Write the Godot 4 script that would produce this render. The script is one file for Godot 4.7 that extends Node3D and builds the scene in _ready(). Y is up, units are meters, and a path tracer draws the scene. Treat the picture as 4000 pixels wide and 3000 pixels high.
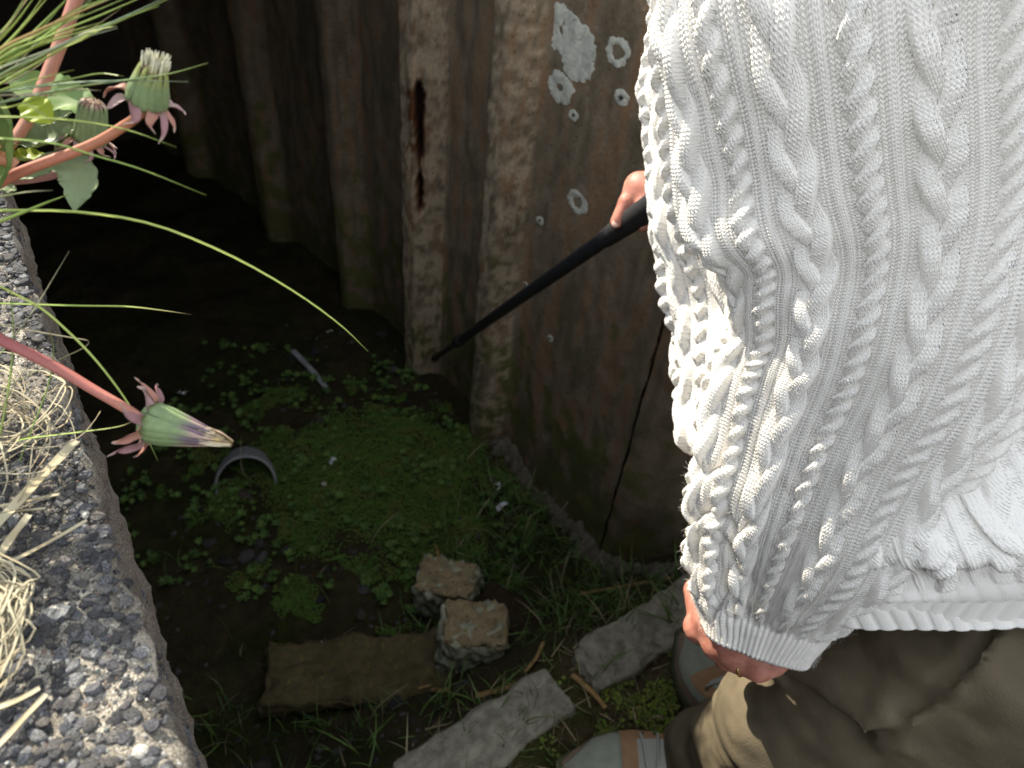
extends Node3D
# A person in a cable-knit sweater bends over a narrow channel between a sheet-pile wall and an
# exposed-aggregate concrete slab with dandelions and grass on it. Units are metres, y is up.

var rng := RandomNumberGenerator.new()
var names := {}
var M := {}

# the wall's own axes: origin, along (far left), and out of the wall into the channel
const W0 := Vector2(0.275, -1.091)
const WT := Vector2(-0.63, -0.7766)
const WN := Vector2(-0.7766, 0.63)

func numbered(base: String) -> String:
	var k: int = names.get(base, 0)
	names[base] = k + 1
	return base if k == 0 else "%s_%03d" % [base, k]

func thing(called: String, label: String, category: String, group := "") -> Node3D:
	var o := Node3D.new()
	o.name = numbered(called)
	o.set_meta("label", label)
	o.set_meta("category", category)
	if group != "":
		o.set_meta("group", group)
	add_child(o)
	return o

func part(called: String, mesh: Mesh, mat: Material, parent: Node3D, label := "") -> MeshInstance3D:
	var o := MeshInstance3D.new()
	o.name = called
	o.mesh = mesh
	if mat:
		o.material_override = mat
	if label != "":
		o.set_meta("label", label)
	parent.add_child(o, true)
	return o

func single(called: String, mesh: Mesh, mat: Material, label: String, category: String, group := "") -> MeshInstance3D:
	var o := MeshInstance3D.new()
	o.name = numbered(called)
	o.mesh = mesh
	o.material_override = mat
	o.set_meta("label", label)
	o.set_meta("category", category)
	if group != "":
		o.set_meta("group", group)
	add_child(o)
	return o

func structure(called: String, mesh: Mesh, mat: Material) -> MeshInstance3D:
	var o := MeshInstance3D.new()
	o.name = numbered(called)
	o.mesh = mesh
	o.material_override = mat
	o.set_meta("kind", "structure")
	add_child(o)
	return o

# ---------------------------------------------------------------- mesh helpers
func make_mesh(v: PackedVector3Array, n: PackedVector3Array, ix: PackedInt32Array, c := PackedColorArray(), uv := PackedVector2Array()) -> ArrayMesh:
	var a := []
	a.resize(Mesh.ARRAY_MAX)
	a[Mesh.ARRAY_VERTEX] = v
	a[Mesh.ARRAY_NORMAL] = n
	a[Mesh.ARRAY_INDEX] = ix
	if c.size() > 0:
		a[Mesh.ARRAY_COLOR] = c
	if uv.size() > 0:
		a[Mesh.ARRAY_TEX_UV] = uv
	var m := ArrayMesh.new()
	m.add_surface_from_arrays(Mesh.PRIMITIVE_TRIANGLES, a)
	return m

# rows x cols of points -> smooth sheet; the front is the side of (d/dcol) x (d/drow)
func sheet(p: PackedVector3Array, nc: int, nr: int, wrap := false, flip := false, c := PackedColorArray(), uv := PackedVector2Array(), keep := PackedByteArray()) -> ArrayMesh:
	var n := PackedVector3Array()
	n.resize(nc * nr)
	var sg := -1.0 if flip else 1.0
	for i in nr:
		var i0 := maxi(i - 1, 0) * nc
		var i1 := mini(i + 1, nr - 1) * nc
		var ii := i * nc
		for j in nc:
			var ja := j - 1
			var jb := j + 1
			if wrap:
				if ja < 0: ja = nc - 2
				if jb >= nc: jb = 1
			else:
				if ja < 0: ja = 0
				if jb >= nc: jb = nc - 1
			n[ii + j] = (p[ii + jb] - p[ii + ja]).cross(p[i1 + j] - p[i0 + j]).normalized() * sg
	var ix := PackedInt32Array()
	ix.resize((nc - 1) * (nr - 1) * 6)
	var k := 0
	var holes := keep.size() > 0
	for i in nr - 1:
		for j in nc - 1:
			var a := i * nc + j
			if holes and keep[a] == 0:
				continue
			var b := a + 1
			var d := a + nc
			var e := d + 1
			if flip:
				ix[k] = a; ix[k + 1] = b; ix[k + 2] = d
				ix[k + 3] = b; ix[k + 4] = e; ix[k + 5] = d
			else:
				ix[k] = a; ix[k + 1] = d; ix[k + 2] = b
				ix[k + 3] = b; ix[k + 4] = d; ix[k + 5] = e
			k += 6
	ix.resize(k)
	return make_mesh(p, n, ix, c, uv)

func bez(pts: PackedVector3Array, t: float) -> Vector3:
	# smooth curve through the points
	var n := pts.size() - 1
	var f := clampf(t, 0.0, 1.0) * n
	var i := mini(int(f), n - 1)
	var u := f - i
	var p1 := pts[i]
	var p2 := pts[i + 1]
	var p0 := pts[i - 1] if i > 0 else p1 * 2.0 - p2
	var p3 := pts[i + 2] if i + 2 <= n else p2 * 2.0 - p1
	return p1.cubic_interpolate(p2, p0, p3, u)

func lerp_list(a: Array, t: float) -> float:
	var n := a.size() - 1
	var f := clampf(t, 0.0, 1.0) * n
	var i := mini(int(f), n - 1)
	var u: float = f - i
	u = u * u * (3.0 - 2.0 * u) * 0.5 + u * 0.5
	return lerpf(a[i], a[i + 1], u)

# a tube through the points with a radius list
func tube(pts: PackedVector3Array, radii: Array, segs: int, sides: int, squash := 1.0, colors := []) -> ArrayMesh:
	var p := PackedVector3Array()
	var c := PackedColorArray()
	var prev := Vector3.ZERO
	for i in segs + 1:
		var t := float(i) / segs
		var q := bez(pts, t)
		var d := (bez(pts, minf(t + 0.01, 1.0)) - bez(pts, maxf(t - 0.01, 0.0))).normalized()
		var s := d.cross(Vector3.UP) if prev == Vector3.ZERO else prev - d * prev.dot(d)
		if s.length() < 0.01:
			s = d.cross(Vector3.RIGHT)
		s = s.normalized()
		prev = s
		var b := d.cross(s)
		var r := lerp_list(radii, t)
		for j in sides + 1:
			var an := TAU * j / sides
			p.append(q + s * (cos(an) * r) + b * (sin(an) * r * squash))
			if colors.size() > 0:
				c.append(col_list(colors, t))
	return sheet(p, sides + 1, segs + 1, true, true, c)

func col_list(a: Array, t: float) -> Color:
	var n := a.size() - 1
	var f := clampf(t, 0.0, 1.0) * n
	var i := mini(int(f), n - 1)
	return (a[i] as Color).lerp(a[i + 1], f - i)

# a thin leaf or grass blade: centre line, half-width list, the direction its face looks, keel depth
func blade(pts: PackedVector3Array, widths: Array, face: Vector3, segs: int, keel: float, colors: Array, wave := 0.0, jag := 0.0, across := 4) -> ArrayMesh:
	var p := PackedVector3Array()
	var c := PackedColorArray()
	for i in segs + 1:
		var t := float(i) / segs
		var q := bez(pts, t)
		var d := (bez(pts, minf(t + 0.02, 1.0)) - bez(pts, maxf(t - 0.02, 0.0))).normalized()
		var s := d.cross(face).normalized()
		var up := s.cross(d)
		var w := lerp_list(widths, t)
		var tooth := 1.0 - jag * absf(fposmod(t * 9.0, 1.0) - 0.35)
		for j in across + 1:
			var f := (float(j) / across) * 2.0 - 1.0
			var ww := w * (tooth if absf(f) > 0.6 else 1.0)
			var lift := keel * w * f * f + wave * w * sin(t * 17.0 + f * 2.0) * absf(f)
			p.append(q + s * (ww * f) + up * lift)
			var cc := col_list(colors, t)
			if jag > 0.0 and absf(f) < 0.1:
				cc = cc.lerp(Color(0.35, 0.40, 0.22), 0.5)
			c.append(cc)
	# a second face a hair below makes it a solid leaf
	return thick(p, across + 1, segs + 1, 0.00025, c)

# gives a sheet a real thickness: top, bottom and rim
func thick(p: PackedVector3Array, nc: int, nr: int, h: float, c := PackedColorArray()) -> ArrayMesh:
	var v := PackedVector3Array()
	var n := PackedVector3Array()
	var cc := PackedColorArray()
	var ix := PackedInt32Array()
	for side in 2:
		var sg := 1.0 if side == 0 else -1.0
		for i in nr:
			for j in nc:
				var du := p[i * nc + mini(j + 1, nc - 1)] - p[i * nc + maxi(j - 1, 0)]
				var dv := p[mini(i + 1, nr - 1) * nc + j] - p[maxi(i - 1, 0) * nc + j]
				var nn := du.cross(dv).normalized()
				v.append(p[i * nc + j] + nn * (h * 0.5 * sg))
				n.append(nn * sg)
				if c.size() > 0:
					cc.append(c[i * nc + j])
		var o := side * nc * nr
		for i in nr - 1:
			for j in nc - 1:
				var a := o + i * nc + j
				if side == 0:
					ix.append_array([a, a + nc, a + 1, a + 1, a + nc, a + nc + 1])
				else:
					ix.append_array([a, a + 1, a + nc, a + 1, a + nc + 1, a + nc])
	var o2 := nc * nr
	var rim := PackedInt32Array()
	for j in nc: rim.append(j)
	for i in range(1, nr): rim.append(i * nc + nc - 1)
	for j in range(nc - 2, -1, -1): rim.append((nr - 1) * nc + j)
	for i in range(nr - 2, 0, -1): rim.append(i * nc)
	for k in rim.size():
		var a := rim[k]
		var b := rim[(k + 1) % rim.size()]
		ix.append_array([a, b, a + o2, b, b + o2, a + o2])
	return make_mesh(v, n, ix, cc)

# box with bevelled, slightly uneven edges
func block(size: Vector3, bevel: float, uneven := 0.0, seed_ := 1, div := 3) -> ArrayMesh:
	var v := PackedVector3Array()
	var nn := PackedVector3Array()
	var ix := PackedInt32Array()
	var noise := FastNoiseLite.new()
	noise.seed = seed_
	noise.frequency = 2.2 / maxf(size.x, maxf(size.y, size.z)) * 2.0
	var h := size * 0.5
	var core := h - Vector3.ONE * bevel
	var axes := [[Vector3.RIGHT, Vector3.UP, Vector3.BACK], [Vector3.LEFT, Vector3.BACK, Vector3.UP], [Vector3.UP, Vector3.BACK, Vector3.RIGHT], [Vector3.DOWN, Vector3.RIGHT, Vector3.BACK], [Vector3.BACK, Vector3.RIGHT, Vector3.UP], [Vector3.FORWARD, Vector3.UP, Vector3.RIGHT]]
	var m := div + 3
	for ax in axes:
		var o := v.size()
		var an: Vector3 = ax[0]
		var au: Vector3 = ax[1]
		var av: Vector3 = ax[2]
		for i in m:
			for j in m:
				var fu := -1.0 if j == 0 else (1.0 if j == m - 1 else lerpf(-0.92, 0.92, float(j - 1) / (m - 3)))
				var fv := -1.0 if i == 0 else (1.0 if i == m - 1 else lerpf(-0.92, 0.92, float(i - 1) / (m - 3)))
				var q := (an + au * fu + av * fv) * h
				var inner := Vector3(clampf(q.x, -core.x, core.x), clampf(q.y, -core.y, core.y), clampf(q.z, -core.z, core.z))
				var d := (q - inner).normalized()
				q = inner + d * bevel
				if uneven > 0.0:
					q += d * noise.get_noise_3dv(q) * uneven + d * noise.get_noise_3dv(q * 4.0) * uneven * 0.4
				v.append(q)
				nn.append(d)
		for i in m - 1:
			for j in m - 1:
				var a := o + i * m + j
				ix.append_array([a, a + m, a + 1, a + 1, a + m, a + m + 1])
	# normals from the bent faces
	for k in nn.size(): nn[k] = Vector3.ZERO
	for k in range(0, ix.size(), 3):
		var f := (v[ix[k + 2]] - v[ix[k]]).cross(v[ix[k + 1]] - v[ix[k]])
		for e in 3: nn[ix[k + e]] += f
	for k in nn.size(): nn[k] = nn[k].normalized()
	return make_mesh(v, nn, ix)

# a stone: a ball pulled into an angular lump
func lump(seed_: int, angular: float, rings := 6, sides := 9, planes := 9, near := 0.62, far := 0.9, worn := false) -> ArrayMesh:
	var r := RandomNumberGenerator.new()
	r.seed = seed_ * 77 + 5
	var cuts := []
	for k in planes:
		cuts.append([Vector3(r.randf_range(-1, 1), r.randf_range(-0.7, 1), r.randf_range(-1, 1)).normalized(), r.randf_range(near, far)])
	if worn:
		cuts.append([Vector3(r.randf_range(-0.2, 0.2), 1, r.randf_range(-0.2, 0.2)).normalized(), 0.5])
	var p := PackedVector3Array()
	for i in rings + 1:
		var la := PI * i / rings
		for j in sides + 1:
			var lo := TAU * (j % sides) / sides
			var d := Vector3(sin(la) * cos(lo), cos(la), sin(la) * sin(lo))
			var rad := 1.0
			for c in cuts:
				var dt: float = d.dot(c[0])
				if dt > 0.05:
					rad = minf(rad, lerpf(1.0, c[1] / dt, angular))
			p.append(d * rad)
	return sheet(p, sides + 1, rings + 1, true, false)

# an angular chip of crushed rock with flat faces
func chip(seed_: int) -> ArrayMesh:
	var src := lump(seed_ + 400, 1.0, 6, 10, 7, 0.42, 0.8, true)
	var a := src.surface_get_arrays(0)
	var v: PackedVector3Array = a[Mesh.ARRAY_VERTEX]
	var ix: PackedInt32Array = a[Mesh.ARRAY_INDEX]
	var ov := PackedVector3Array()
	var on := PackedVector3Array()
	var oi := PackedInt32Array()
	for k in range(0, ix.size(), 3):
		var f := (v[ix[k + 2]] - v[ix[k]]).cross(v[ix[k + 1]] - v[ix[k]])
		if f.length() < 1e-7:
			continue
		f = f.normalized()
		for e in 3:
			oi.append(ov.size())
			ov.append(v[ix[k + e]])
			on.append(f)
	return make_mesh(ov, on, oi)

# ---------------------------------------------------------------- procedural textures
func noise_of(seed_: int, freq: float, octaves := 4, kind := FastNoiseLite.TYPE_SIMPLEX_SMOOTH) -> FastNoiseLite:
	var f := FastNoiseLite.new()
	f.seed = seed_
	f.noise_type = kind
	f.frequency = freq
	f.fractal_octaves = octaves
	return f

func noise_bytes(size: int, seed_: int, freq: float, octaves := 4, kind := FastNoiseLite.TYPE_SIMPLEX_SMOOTH) -> PackedByteArray:
	var im := noise_of(seed_, freq, octaves, kind).get_seamless_image(size, size, false, false, 0.15, true)
	im.convert(Image.FORMAT_L8)
	return im.get_data()

# colour texture from a ramp over a coarse noise, a fine noise and rare specks
func ramp_texture(size: int, seed_: int, coarse: float, fine: float, mix: float, ramp: Array, specks := [], speck_freq := 0.2) -> ImageTexture:
	var a := noise_bytes(size, seed_, coarse, 5)
	var b := noise_bytes(size, seed_ + 11, fine, 3)
	var s := noise_bytes(size, seed_ + 23, speck_freq, 1)
	var out := PackedByteArray()
	out.resize(size * size * 3)
	var lut := []
	for i in 256:
		lut.append(col_list(ramp, i / 255.0))
	for i in size * size:
		var v := clampi(int(a[i] * (1.0 - mix) + b[i] * mix), 0, 255)
		var c: Color = lut[v]
		for sp in specks:
			if s[i] > sp[0] and s[i] < sp[1]:
				c = c.lerp(sp[2], sp[3])
		out[i * 3] = int(clampf(c.r, 0, 1) * 255)
		out[i * 3 + 1] = int(clampf(c.g, 0, 1) * 255)
		out[i * 3 + 2] = int(clampf(c.b, 0, 1) * 255)
	return ImageTexture.create_from_image(Image.create_from_data(size, size, false, Image.FORMAT_RGB8, out))

func height_texture(size: int, seed_: int, coarse: float, fine: float, mix: float) -> ImageTexture:
	var a := noise_bytes(size, seed_, coarse, 5)
	var b := noise_bytes(size, seed_ + 7, fine, 3)
	for i in size * size:
		a[i] = int(a[i] * (1.0 - mix) + b[i] * mix)
	return ImageTexture.create_from_image(Image.create_from_data(size, size, false, Image.FORMAT_L8, a))

# base colours are given linear, as reflectances
func lin(r: float, g: float, b: float) -> Color:
	return Color(r, g, b).linear_to_srgb()

func mat(rough: float, tex: Texture2D = null, tile := Vector3.ONE, color := Color.WHITE, bump: Texture2D = null, bump_cm := 0.0, world := true) -> StandardMaterial3D:
	var m := StandardMaterial3D.new()
	m.albedo_color = color
	m.roughness = rough
	m.metallic_specular = 0.4
	if tex:
		m.albedo_texture = tex
	if bump:
		m.heightmap_enabled = true
		m.heightmap_texture = bump
		m.heightmap_scale = bump_cm
	if tex or bump:
		m.uv1_triplanar = true
		m.uv1_world_triplanar = world
		m.uv1_scale = tile
	return m

# ---------------------------------------------------------------- smooth bodies: bones -> field -> surface net
class Field:
	var o: Vector3
	var h: float
	var nx: int
	var ny: int
	var nz: int
	var f := PackedFloat32Array()
	func _init(lo: Vector3, hi: Vector3, cell: float):
		o = lo
		h = cell
		nx = int(ceil((hi.x - lo.x) / cell)) + 1
		ny = int(ceil((hi.y - lo.y) / cell)) + 1
		nz = int(ceil((hi.z - lo.z) / cell)) + 1
		f.resize(nx * ny * nz)
		f.fill(0.2)
	# tapered capsule, optionally flattened along an axis; cut > 0 carves instead
	func bone(a: Vector3, b: Vector3, ra: float, rb: float, k: float, carve := false, flat := Vector3.ZERO, fs := 1.0) -> void:
		var m := maxf(ra, rb) + k * 1.5 + h * 2.0
		var x0 := clampi(int((minf(a.x, b.x) - m - o.x) / h), 0, nx - 1)
		var x1 := clampi(int((maxf(a.x, b.x) + m - o.x) / h) + 1, 0, nx - 1)
		var y0 := clampi(int((minf(a.y, b.y) - m - o.y) / h), 0, ny - 1)
		var y1 := clampi(int((maxf(a.y, b.y) + m - o.y) / h) + 1, 0, ny - 1)
		var z0 := clampi(int((minf(a.z, b.z) - m - o.z) / h), 0, nz - 1)
		var z1 := clampi(int((maxf(a.z, b.z) + m - o.z) / h) + 1, 0, nz - 1)
		var ab := b - a
		var l2 := maxf(ab.length_squared(), 1e-9)
		var squash := fs != 1.0
		for z in range(z0, z1 + 1):
			for y in range(y0, y1 + 1):
				var row := (z * ny + y) * nx
				for x in range(x0, x1 + 1):
					var p := Vector3(o.x + x * h, o.y + y * h, o.z + z * h)
					var t := clampf((p - a).dot(ab) / l2, 0.0, 1.0)
					var q := p - a - ab * t
					if squash:
						q += flat * (q.dot(flat) * (fs - 1.0))
					var d := q.length() - lerpf(ra, rb, t)
					var i := row + x
					var e := f[i]
					if carve:
						d = -d
						var g := maxf(k - absf(d - e), 0.0) / k
						f[i] = maxf(d, e) + g * g * k * 0.25
					else:
						var g := maxf(k - absf(d - e), 0.0) / k
						f[i] = minf(d, e) - g * g * k * 0.25
	func at(x: int, y: int, z: int) -> float:
		return f[(z * ny + y) * nx + x]
	# surface net, appended to the given arrays
	func net(v: PackedVector3Array, n: PackedVector3Array, ix: PackedInt32Array) -> void:
		var id := PackedInt32Array()
		id.resize(nx * ny * nz)
		id.fill(-1)
		var sx := 1
		var sy := nx
		var sz := nx * ny
		for z in nz - 1:
			for y in ny - 1:
				var row := (z * ny + y) * nx
				for x in nx - 1:
					var i := row + x
					var c0 := f[i]
					if c0 > h * 5.0 or c0 < -h * 5.0:
						continue
					var c1 := f[i + sx]
					var c2 := f[i + sy]
					var c3 := f[i + sx + sy]
					var c4 := f[i + sz]
					var c5 := f[i + sx + sz]
					var c6 := f[i + sy + sz]
					var c7 := f[i + sx + sy + sz]
					var neg := int(c0 < 0) + int(c1 < 0) + int(c2 < 0) + int(c3 < 0) + int(c4 < 0) + int(c5 < 0) + int(c6 < 0) + int(c7 < 0)
					if neg == 0 or neg == 8:
						continue
					var s := Vector3.ZERO
					var k := 0
					if (c0 < 0) != (c1 < 0): s += Vector3(c0 / (c0 - c1), 0, 0); k += 1
					if (c2 < 0) != (c3 < 0): s += Vector3(c2 / (c2 - c3), 1, 0); k += 1
					if (c4 < 0) != (c5 < 0): s += Vector3(c4 / (c4 - c5), 0, 1); k += 1
					if (c6 < 0) != (c7 < 0): s += Vector3(c6 / (c6 - c7), 1, 1); k += 1
					if (c0 < 0) != (c2 < 0): s += Vector3(0, c0 / (c0 - c2), 0); k += 1
					if (c1 < 0) != (c3 < 0): s += Vector3(1, c1 / (c1 - c3), 0); k += 1
					if (c4 < 0) != (c6 < 0): s += Vector3(0, c4 / (c4 - c6), 1); k += 1
					if (c5 < 0) != (c7 < 0): s += Vector3(1, c5 / (c5 - c7), 1); k += 1
					if (c0 < 0) != (c4 < 0): s += Vector3(0, 0, c0 / (c0 - c4)); k += 1
					if (c1 < 0) != (c5 < 0): s += Vector3(1, 0, c1 / (c1 - c5)); k += 1
					if (c2 < 0) != (c6 < 0): s += Vector3(0, 1, c2 / (c2 - c6)); k += 1
					if (c3 < 0) != (c7 < 0): s += Vector3(1, 1, c3 / (c3 - c7)); k += 1
					s /= k
					id[i] = v.size()
					v.append(o + (Vector3(x, y, z) + s) * h)
					n.append(Vector3(c1 + c3 + c5 + c7 - c0 - c2 - c4 - c6, c2 + c3 + c6 + c7 - c0 - c1 - c4 - c5, c4 + c5 + c6 + c7 - c0 - c1 - c2 - c3).normalized())
		for z in range(1, nz - 1):
			for y in range(1, ny - 1):
				var row := (z * ny + y) * nx
				for x in range(1, nx - 1):
					var i := row + x
					if id[i] < 0:
						continue
					var c0 := f[i] < 0
					if c0 != (f[i + sx] < 0):
						quad(ix, id[i], id[i - sy], id[i - sy - sz], id[i - sz], c0)
					if c0 != (f[i + sy] < 0):
						quad(ix, id[i], id[i - sz], id[i - sx - sz], id[i - sx], c0)
					if c0 != (f[i + sz] < 0):
						quad(ix, id[i], id[i - sx], id[i - sx - sy], id[i - sy], c0)
	func quad(ix: PackedInt32Array, a: int, b: int, c: int, d: int, out: bool) -> void:
		if a < 0 or b < 0 or c < 0 or d < 0:
			return
		if out:
			ix.append_array([a, c, b, a, d, c])
		else:
			ix.append_array([a, b, c, a, c, d])

func smooth_normals(v: PackedVector3Array, ix: PackedInt32Array) -> PackedVector3Array:
	var n := PackedVector3Array()
	n.resize(v.size())
	for k in range(0, ix.size(), 3):
		var a := ix[k]
		var b := ix[k + 1]
		var c := ix[k + 2]
		var f := (v[c] - v[a]).cross(v[b] - v[a])
		n[a] += f
		n[b] += f
		n[c] += f
	for k in n.size(): n[k] = n[k].normalized()
	return n

# ---------------------------------------------------------------- set-up
func _ready() -> void:
	rng.seed = 20
	set_view()
	make_materials()
	build_ground()
	build_wall()
	build_slab()
	build_shade_deck()
	build_floor_things()
	build_person()
	build_pole()
	build_plants()
	build_ground_cover()

func set_view() -> void:
	var cam := Camera3D.new()
	cam.name = "camera"
	cam.transform = Transform3D(Basis(Vector3(0.99374, 0.08348, -0.07421), Vector3(-0.11172, 0.74269, -0.66024), Vector3(0.0, 0.66440, 0.74737)), Vector3(0, 1.2, 0))
	cam.fov = 56.82
	cam.near = 0.02
	cam.far = 400.0
	var lens := CameraAttributesPhysical.new()
	lens.frustum_focal_length = 22.2
	lens.frustum_focus_distance = 0.40
	lens.exposure_aperture = 13.0
	cam.attributes = lens
	add_child(cam)
	cam.make_current()

	var sky_mat := ProceduralSkyMaterial.new()
	sky_mat.sky_top_color = Color(0.70, 0.725, 0.76)
	sky_mat.sky_horizon_color = Color(0.86, 0.87, 0.88)
	sky_mat.sky_curve = 0.25
	sky_mat.ground_bottom_color = Color(0.30, 0.29, 0.25)
	sky_mat.ground_horizon_color = Color(0.66, 0.68, 0.68)
	var sky := Sky.new()
	sky.sky_material = sky_mat
	var env := Environment.new()
	env.background_mode = Environment.BG_SKY
	env.sky = sky
	env.background_energy_multiplier = 1.45
	env.tonemap_mode = Environment.TONE_MAPPER_LINEAR
	env.tonemap_exposure = 1.9
	env.sdfgi_enabled = true
	env.ssao_enabled = true
	env.ssil_enabled = true
	var we := WorldEnvironment.new()
	we.name = "environment"
	we.environment = env
	add_child(we)

	# the sun stands high, far down the channel and behind the wall's line
	var sun := DirectionalLight3D.new()
	sun.name = "sun"
	var az := deg_to_rad(50.0)
	var el := deg_to_rad(41.0)
	var to_sun := Vector3(-sin(az) * cos(el), sin(el), -cos(az) * cos(el))
	sun.look_at_from_position(to_sun * 20.0, Vector3.ZERO)
	sun.light_color = Color(1.0, 0.96, 0.89)
	sun.light_energy = 1.6
	sun.light_angular_distance = 0.53
	sun.shadow_enabled = true
	add_child(sun)


func make_materials() -> void:
	var t: Texture2D
	# sheet piles: grey-brown scale with rust and dirt; the noise is stretched upright
	t = ramp_texture(512, 3, 0.012, 0.09, 0.45, [Color(0.50, 0.44, 0.365), Color(0.60, 0.54, 0.455), Color(0.68, 0.62, 0.53), Color(0.78, 0.72, 0.63)], [[0, 26, Color(0.34, 0.22, 0.15), 0.8], [236, 256, Color(0.95, 0.93, 0.88), 0.5]], 0.12)
	M.wall = mat(0.85, t, Vector3(2.2, 1.5, 2.2), Color.WHITE, height_texture(512, 9, 0.03, 0.16, 0.5), 0.22)
	M.wall.vertex_color_use_as_albedo = true
	M.lichen = mat(0.9, ramp_texture(256, 31, 0.03, 0.14, 0.5, [Color(0.48, 0.48, 0.44), Color(0.72, 0.73, 0.69), Color(0.84, 0.85, 0.81)]), Vector3(9, 9, 9))
	M.old_concrete = mat(0.9, ramp_texture(512, 41, 0.012, 0.12, 0.4, [Color(0.36, 0.34, 0.29), Color(0.50, 0.48, 0.42), Color(0.62, 0.60, 0.54), Color(0.70, 0.68, 0.62)], [[0, 30, Color(0.32, 0.28, 0.20), 0.6], [230, 256, Color(0.46, 0.46, 0.30), 0.55]], 0.05), Vector3(6, 6, 6), Color.WHITE, height_texture(512, 43, 0.05, 0.25, 0.6), 0.4)
	M.foot = M.old_concrete.duplicate()
	M.foot.albedo_color = Color(0.72, 0.70, 0.68)
	M.deck = mat(0.95, ramp_texture(256, 47, 0.02, 0.15, 0.5, [Color(0.40, 0.39, 0.36), Color(0.60, 0.59, 0.55)]), Vector3(1, 1, 1))
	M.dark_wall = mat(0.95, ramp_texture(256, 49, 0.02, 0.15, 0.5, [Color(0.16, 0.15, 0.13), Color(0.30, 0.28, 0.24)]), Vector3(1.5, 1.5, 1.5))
	# the slab's mortar: pale sand and lime between the stones
	t = ramp_texture(512, 53, 0.014, 0.22, 0.62, [Color(0.26, 0.25, 0.23), Color(0.40, 0.38, 0.35), Color(0.58, 0.56, 0.52), Color(0.76, 0.74, 0.69), Color(0.90, 0.88, 0.84)], [[0, 62, Color(0.18, 0.17, 0.165), 0.8], [200, 256, Color(0.92, 0.91, 0.87), 0.75]], 0.18)
	M.mortar = mat(0.95, t, Vector3(11, 11, 11), Color.WHITE, height_texture(512, 57, 0.05, 0.3, 0.6), 0.14)
	M.mortar.vertex_color_use_as_albedo = true
	# stones: one speckled map, tinted by kind
	var sp := ramp_texture(256, 61, 0.02, 0.16, 0.55, [Color(0.42, 0.42, 0.42), Color(0.66, 0.66, 0.66), Color(0.86, 0.86, 0.86), Color(1, 1, 1)], [[0, 70, Color(0.28, 0.28, 0.29), 0.75], [196, 256, Color(1, 1, 1), 0.9]], 0.10)
	var sb := height_texture(256, 63, 0.04, 0.2, 0.5)
	M.stone = []
	for c in [[0.150, 0.142, 0.134], [0.092, 0.088, 0.085], [0.235, 0.225, 0.21], [0.125, 0.115, 0.10], [0.29, 0.29, 0.28], [0.33, 0.20, 0.15], [0.60, 0.57, 0.50], [0.34, 0.36, 0.31], [0.44, 0.34, 0.22], [0.40, 0.30, 0.29]]:
		var m := mat(0.8, sp, Vector3(34, 34, 34), lin(c[0] * 1.35, c[1] * 1.35, c[2] * 1.35), sb, 0.09)
		M.stone.append(m)
	M.pebbles = mat(0.85, sp, Vector3(44, 44, 44), Color.WHITE)
	M.pebbles.vertex_color_use_as_albedo = true
	# ground
	t = ramp_texture(512, 71, 0.015, 0.12, 0.5, [Color(0.16, 0.13, 0.09), Color(0.25, 0.21, 0.14), Color(0.33, 0.29, 0.19), Color(0.42, 0.37, 0.26)], [[0, 36, Color(0.10, 0.09, 0.07), 0.8], [224, 256, Color(0.48, 0.44, 0.34), 0.6]], 0.1)
	M.soil = mat(0.95, t, Vector3(3.2, 3.2, 3.2), Color.WHITE, height_texture(512, 73, 0.03, 0.2, 0.5), 1.0)
	M.soil.vertex_color_use_as_albedo = true
	M.moss = plant(Color(0.35, 0.6, 0.15), 0.3, 0.9)
	M.moss.albedo_color = Color.WHITE
	M.grass = plant(Color(0.75, 1.0, 0.35), 0.5, 0.45)
	M.dry = plant(Color(0.7, 0.6, 0.4), 0.25, 0.8)
	M.leaf = plant(Color(0.80, 1.0, 0.22), 0.7, 0.42)
	M.stem = plant(Color(0.9, 0.35, 0.25), 0.2, 0.38)
	M.bract = plant(Color(0.95, 0.6, 0.5), 0.6, 0.6)
	M.bud = plant(Color(0.5, 0.6, 0.3), 0.12, 0.6)
	M.fluff = plant(Color(0.9, 0.88, 0.7), 0.4, 0.9)
	M.rock = mat(0.85, ramp_texture(256, 81, 0.015, 0.13, 0.45, [Color(0.30, 0.27, 0.22), Color(0.48, 0.43, 0.34), Color(0.60, 0.53, 0.40), Color(0.56, 0.56, 0.50)], [[0, 40, Color(0.24, 0.17, 0.12), 0.7], [216, 256, Color(0.50, 0.48, 0.18), 0.7]], 0.05), Vector3(7, 7, 7), Color.WHITE, height_texture(256, 83, 0.04, 0.2, 0.4), 0.4)
	M.slate = mat(0.8, ramp_texture(256, 85, 0.02, 0.1, 0.4, [Color(0.34, 0.34, 0.29), Color(0.50, 0.51, 0.44), Color(0.62, 0.62, 0.53), Color(0.52, 0.44, 0.34)]), Vector3(4, 22, 4), Color.WHITE, height_texture(256, 87, 0.04, 0.2, 0.3), 0.3)
	M.mud_plank = mat(0.85, ramp_texture(256, 91, 0.02, 0.14, 0.4, [Color(0.20, 0.18, 0.12), Color(0.34, 0.30, 0.20), Color(0.42, 0.38, 0.27)], [[214, 256, Color(0.46, 0.46, 0.18), 0.6]], 0.05), Vector3(5, 5, 5), Color.WHITE, height_texture(256, 93, 0.04, 0.2, 0.4), 0.4)
	M.pipe = mat(0.5, ramp_texture(256, 95, 0.02, 0.14, 0.4, [Color(0.36, 0.36, 0.36), Color(0.62, 0.63, 0.64), Color(0.74, 0.75, 0.76)]), Vector3(6, 6, 6))
	M.scrap = plant(Color(0.7, 0.7, 0.75), 0.3, 0.3)
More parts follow.
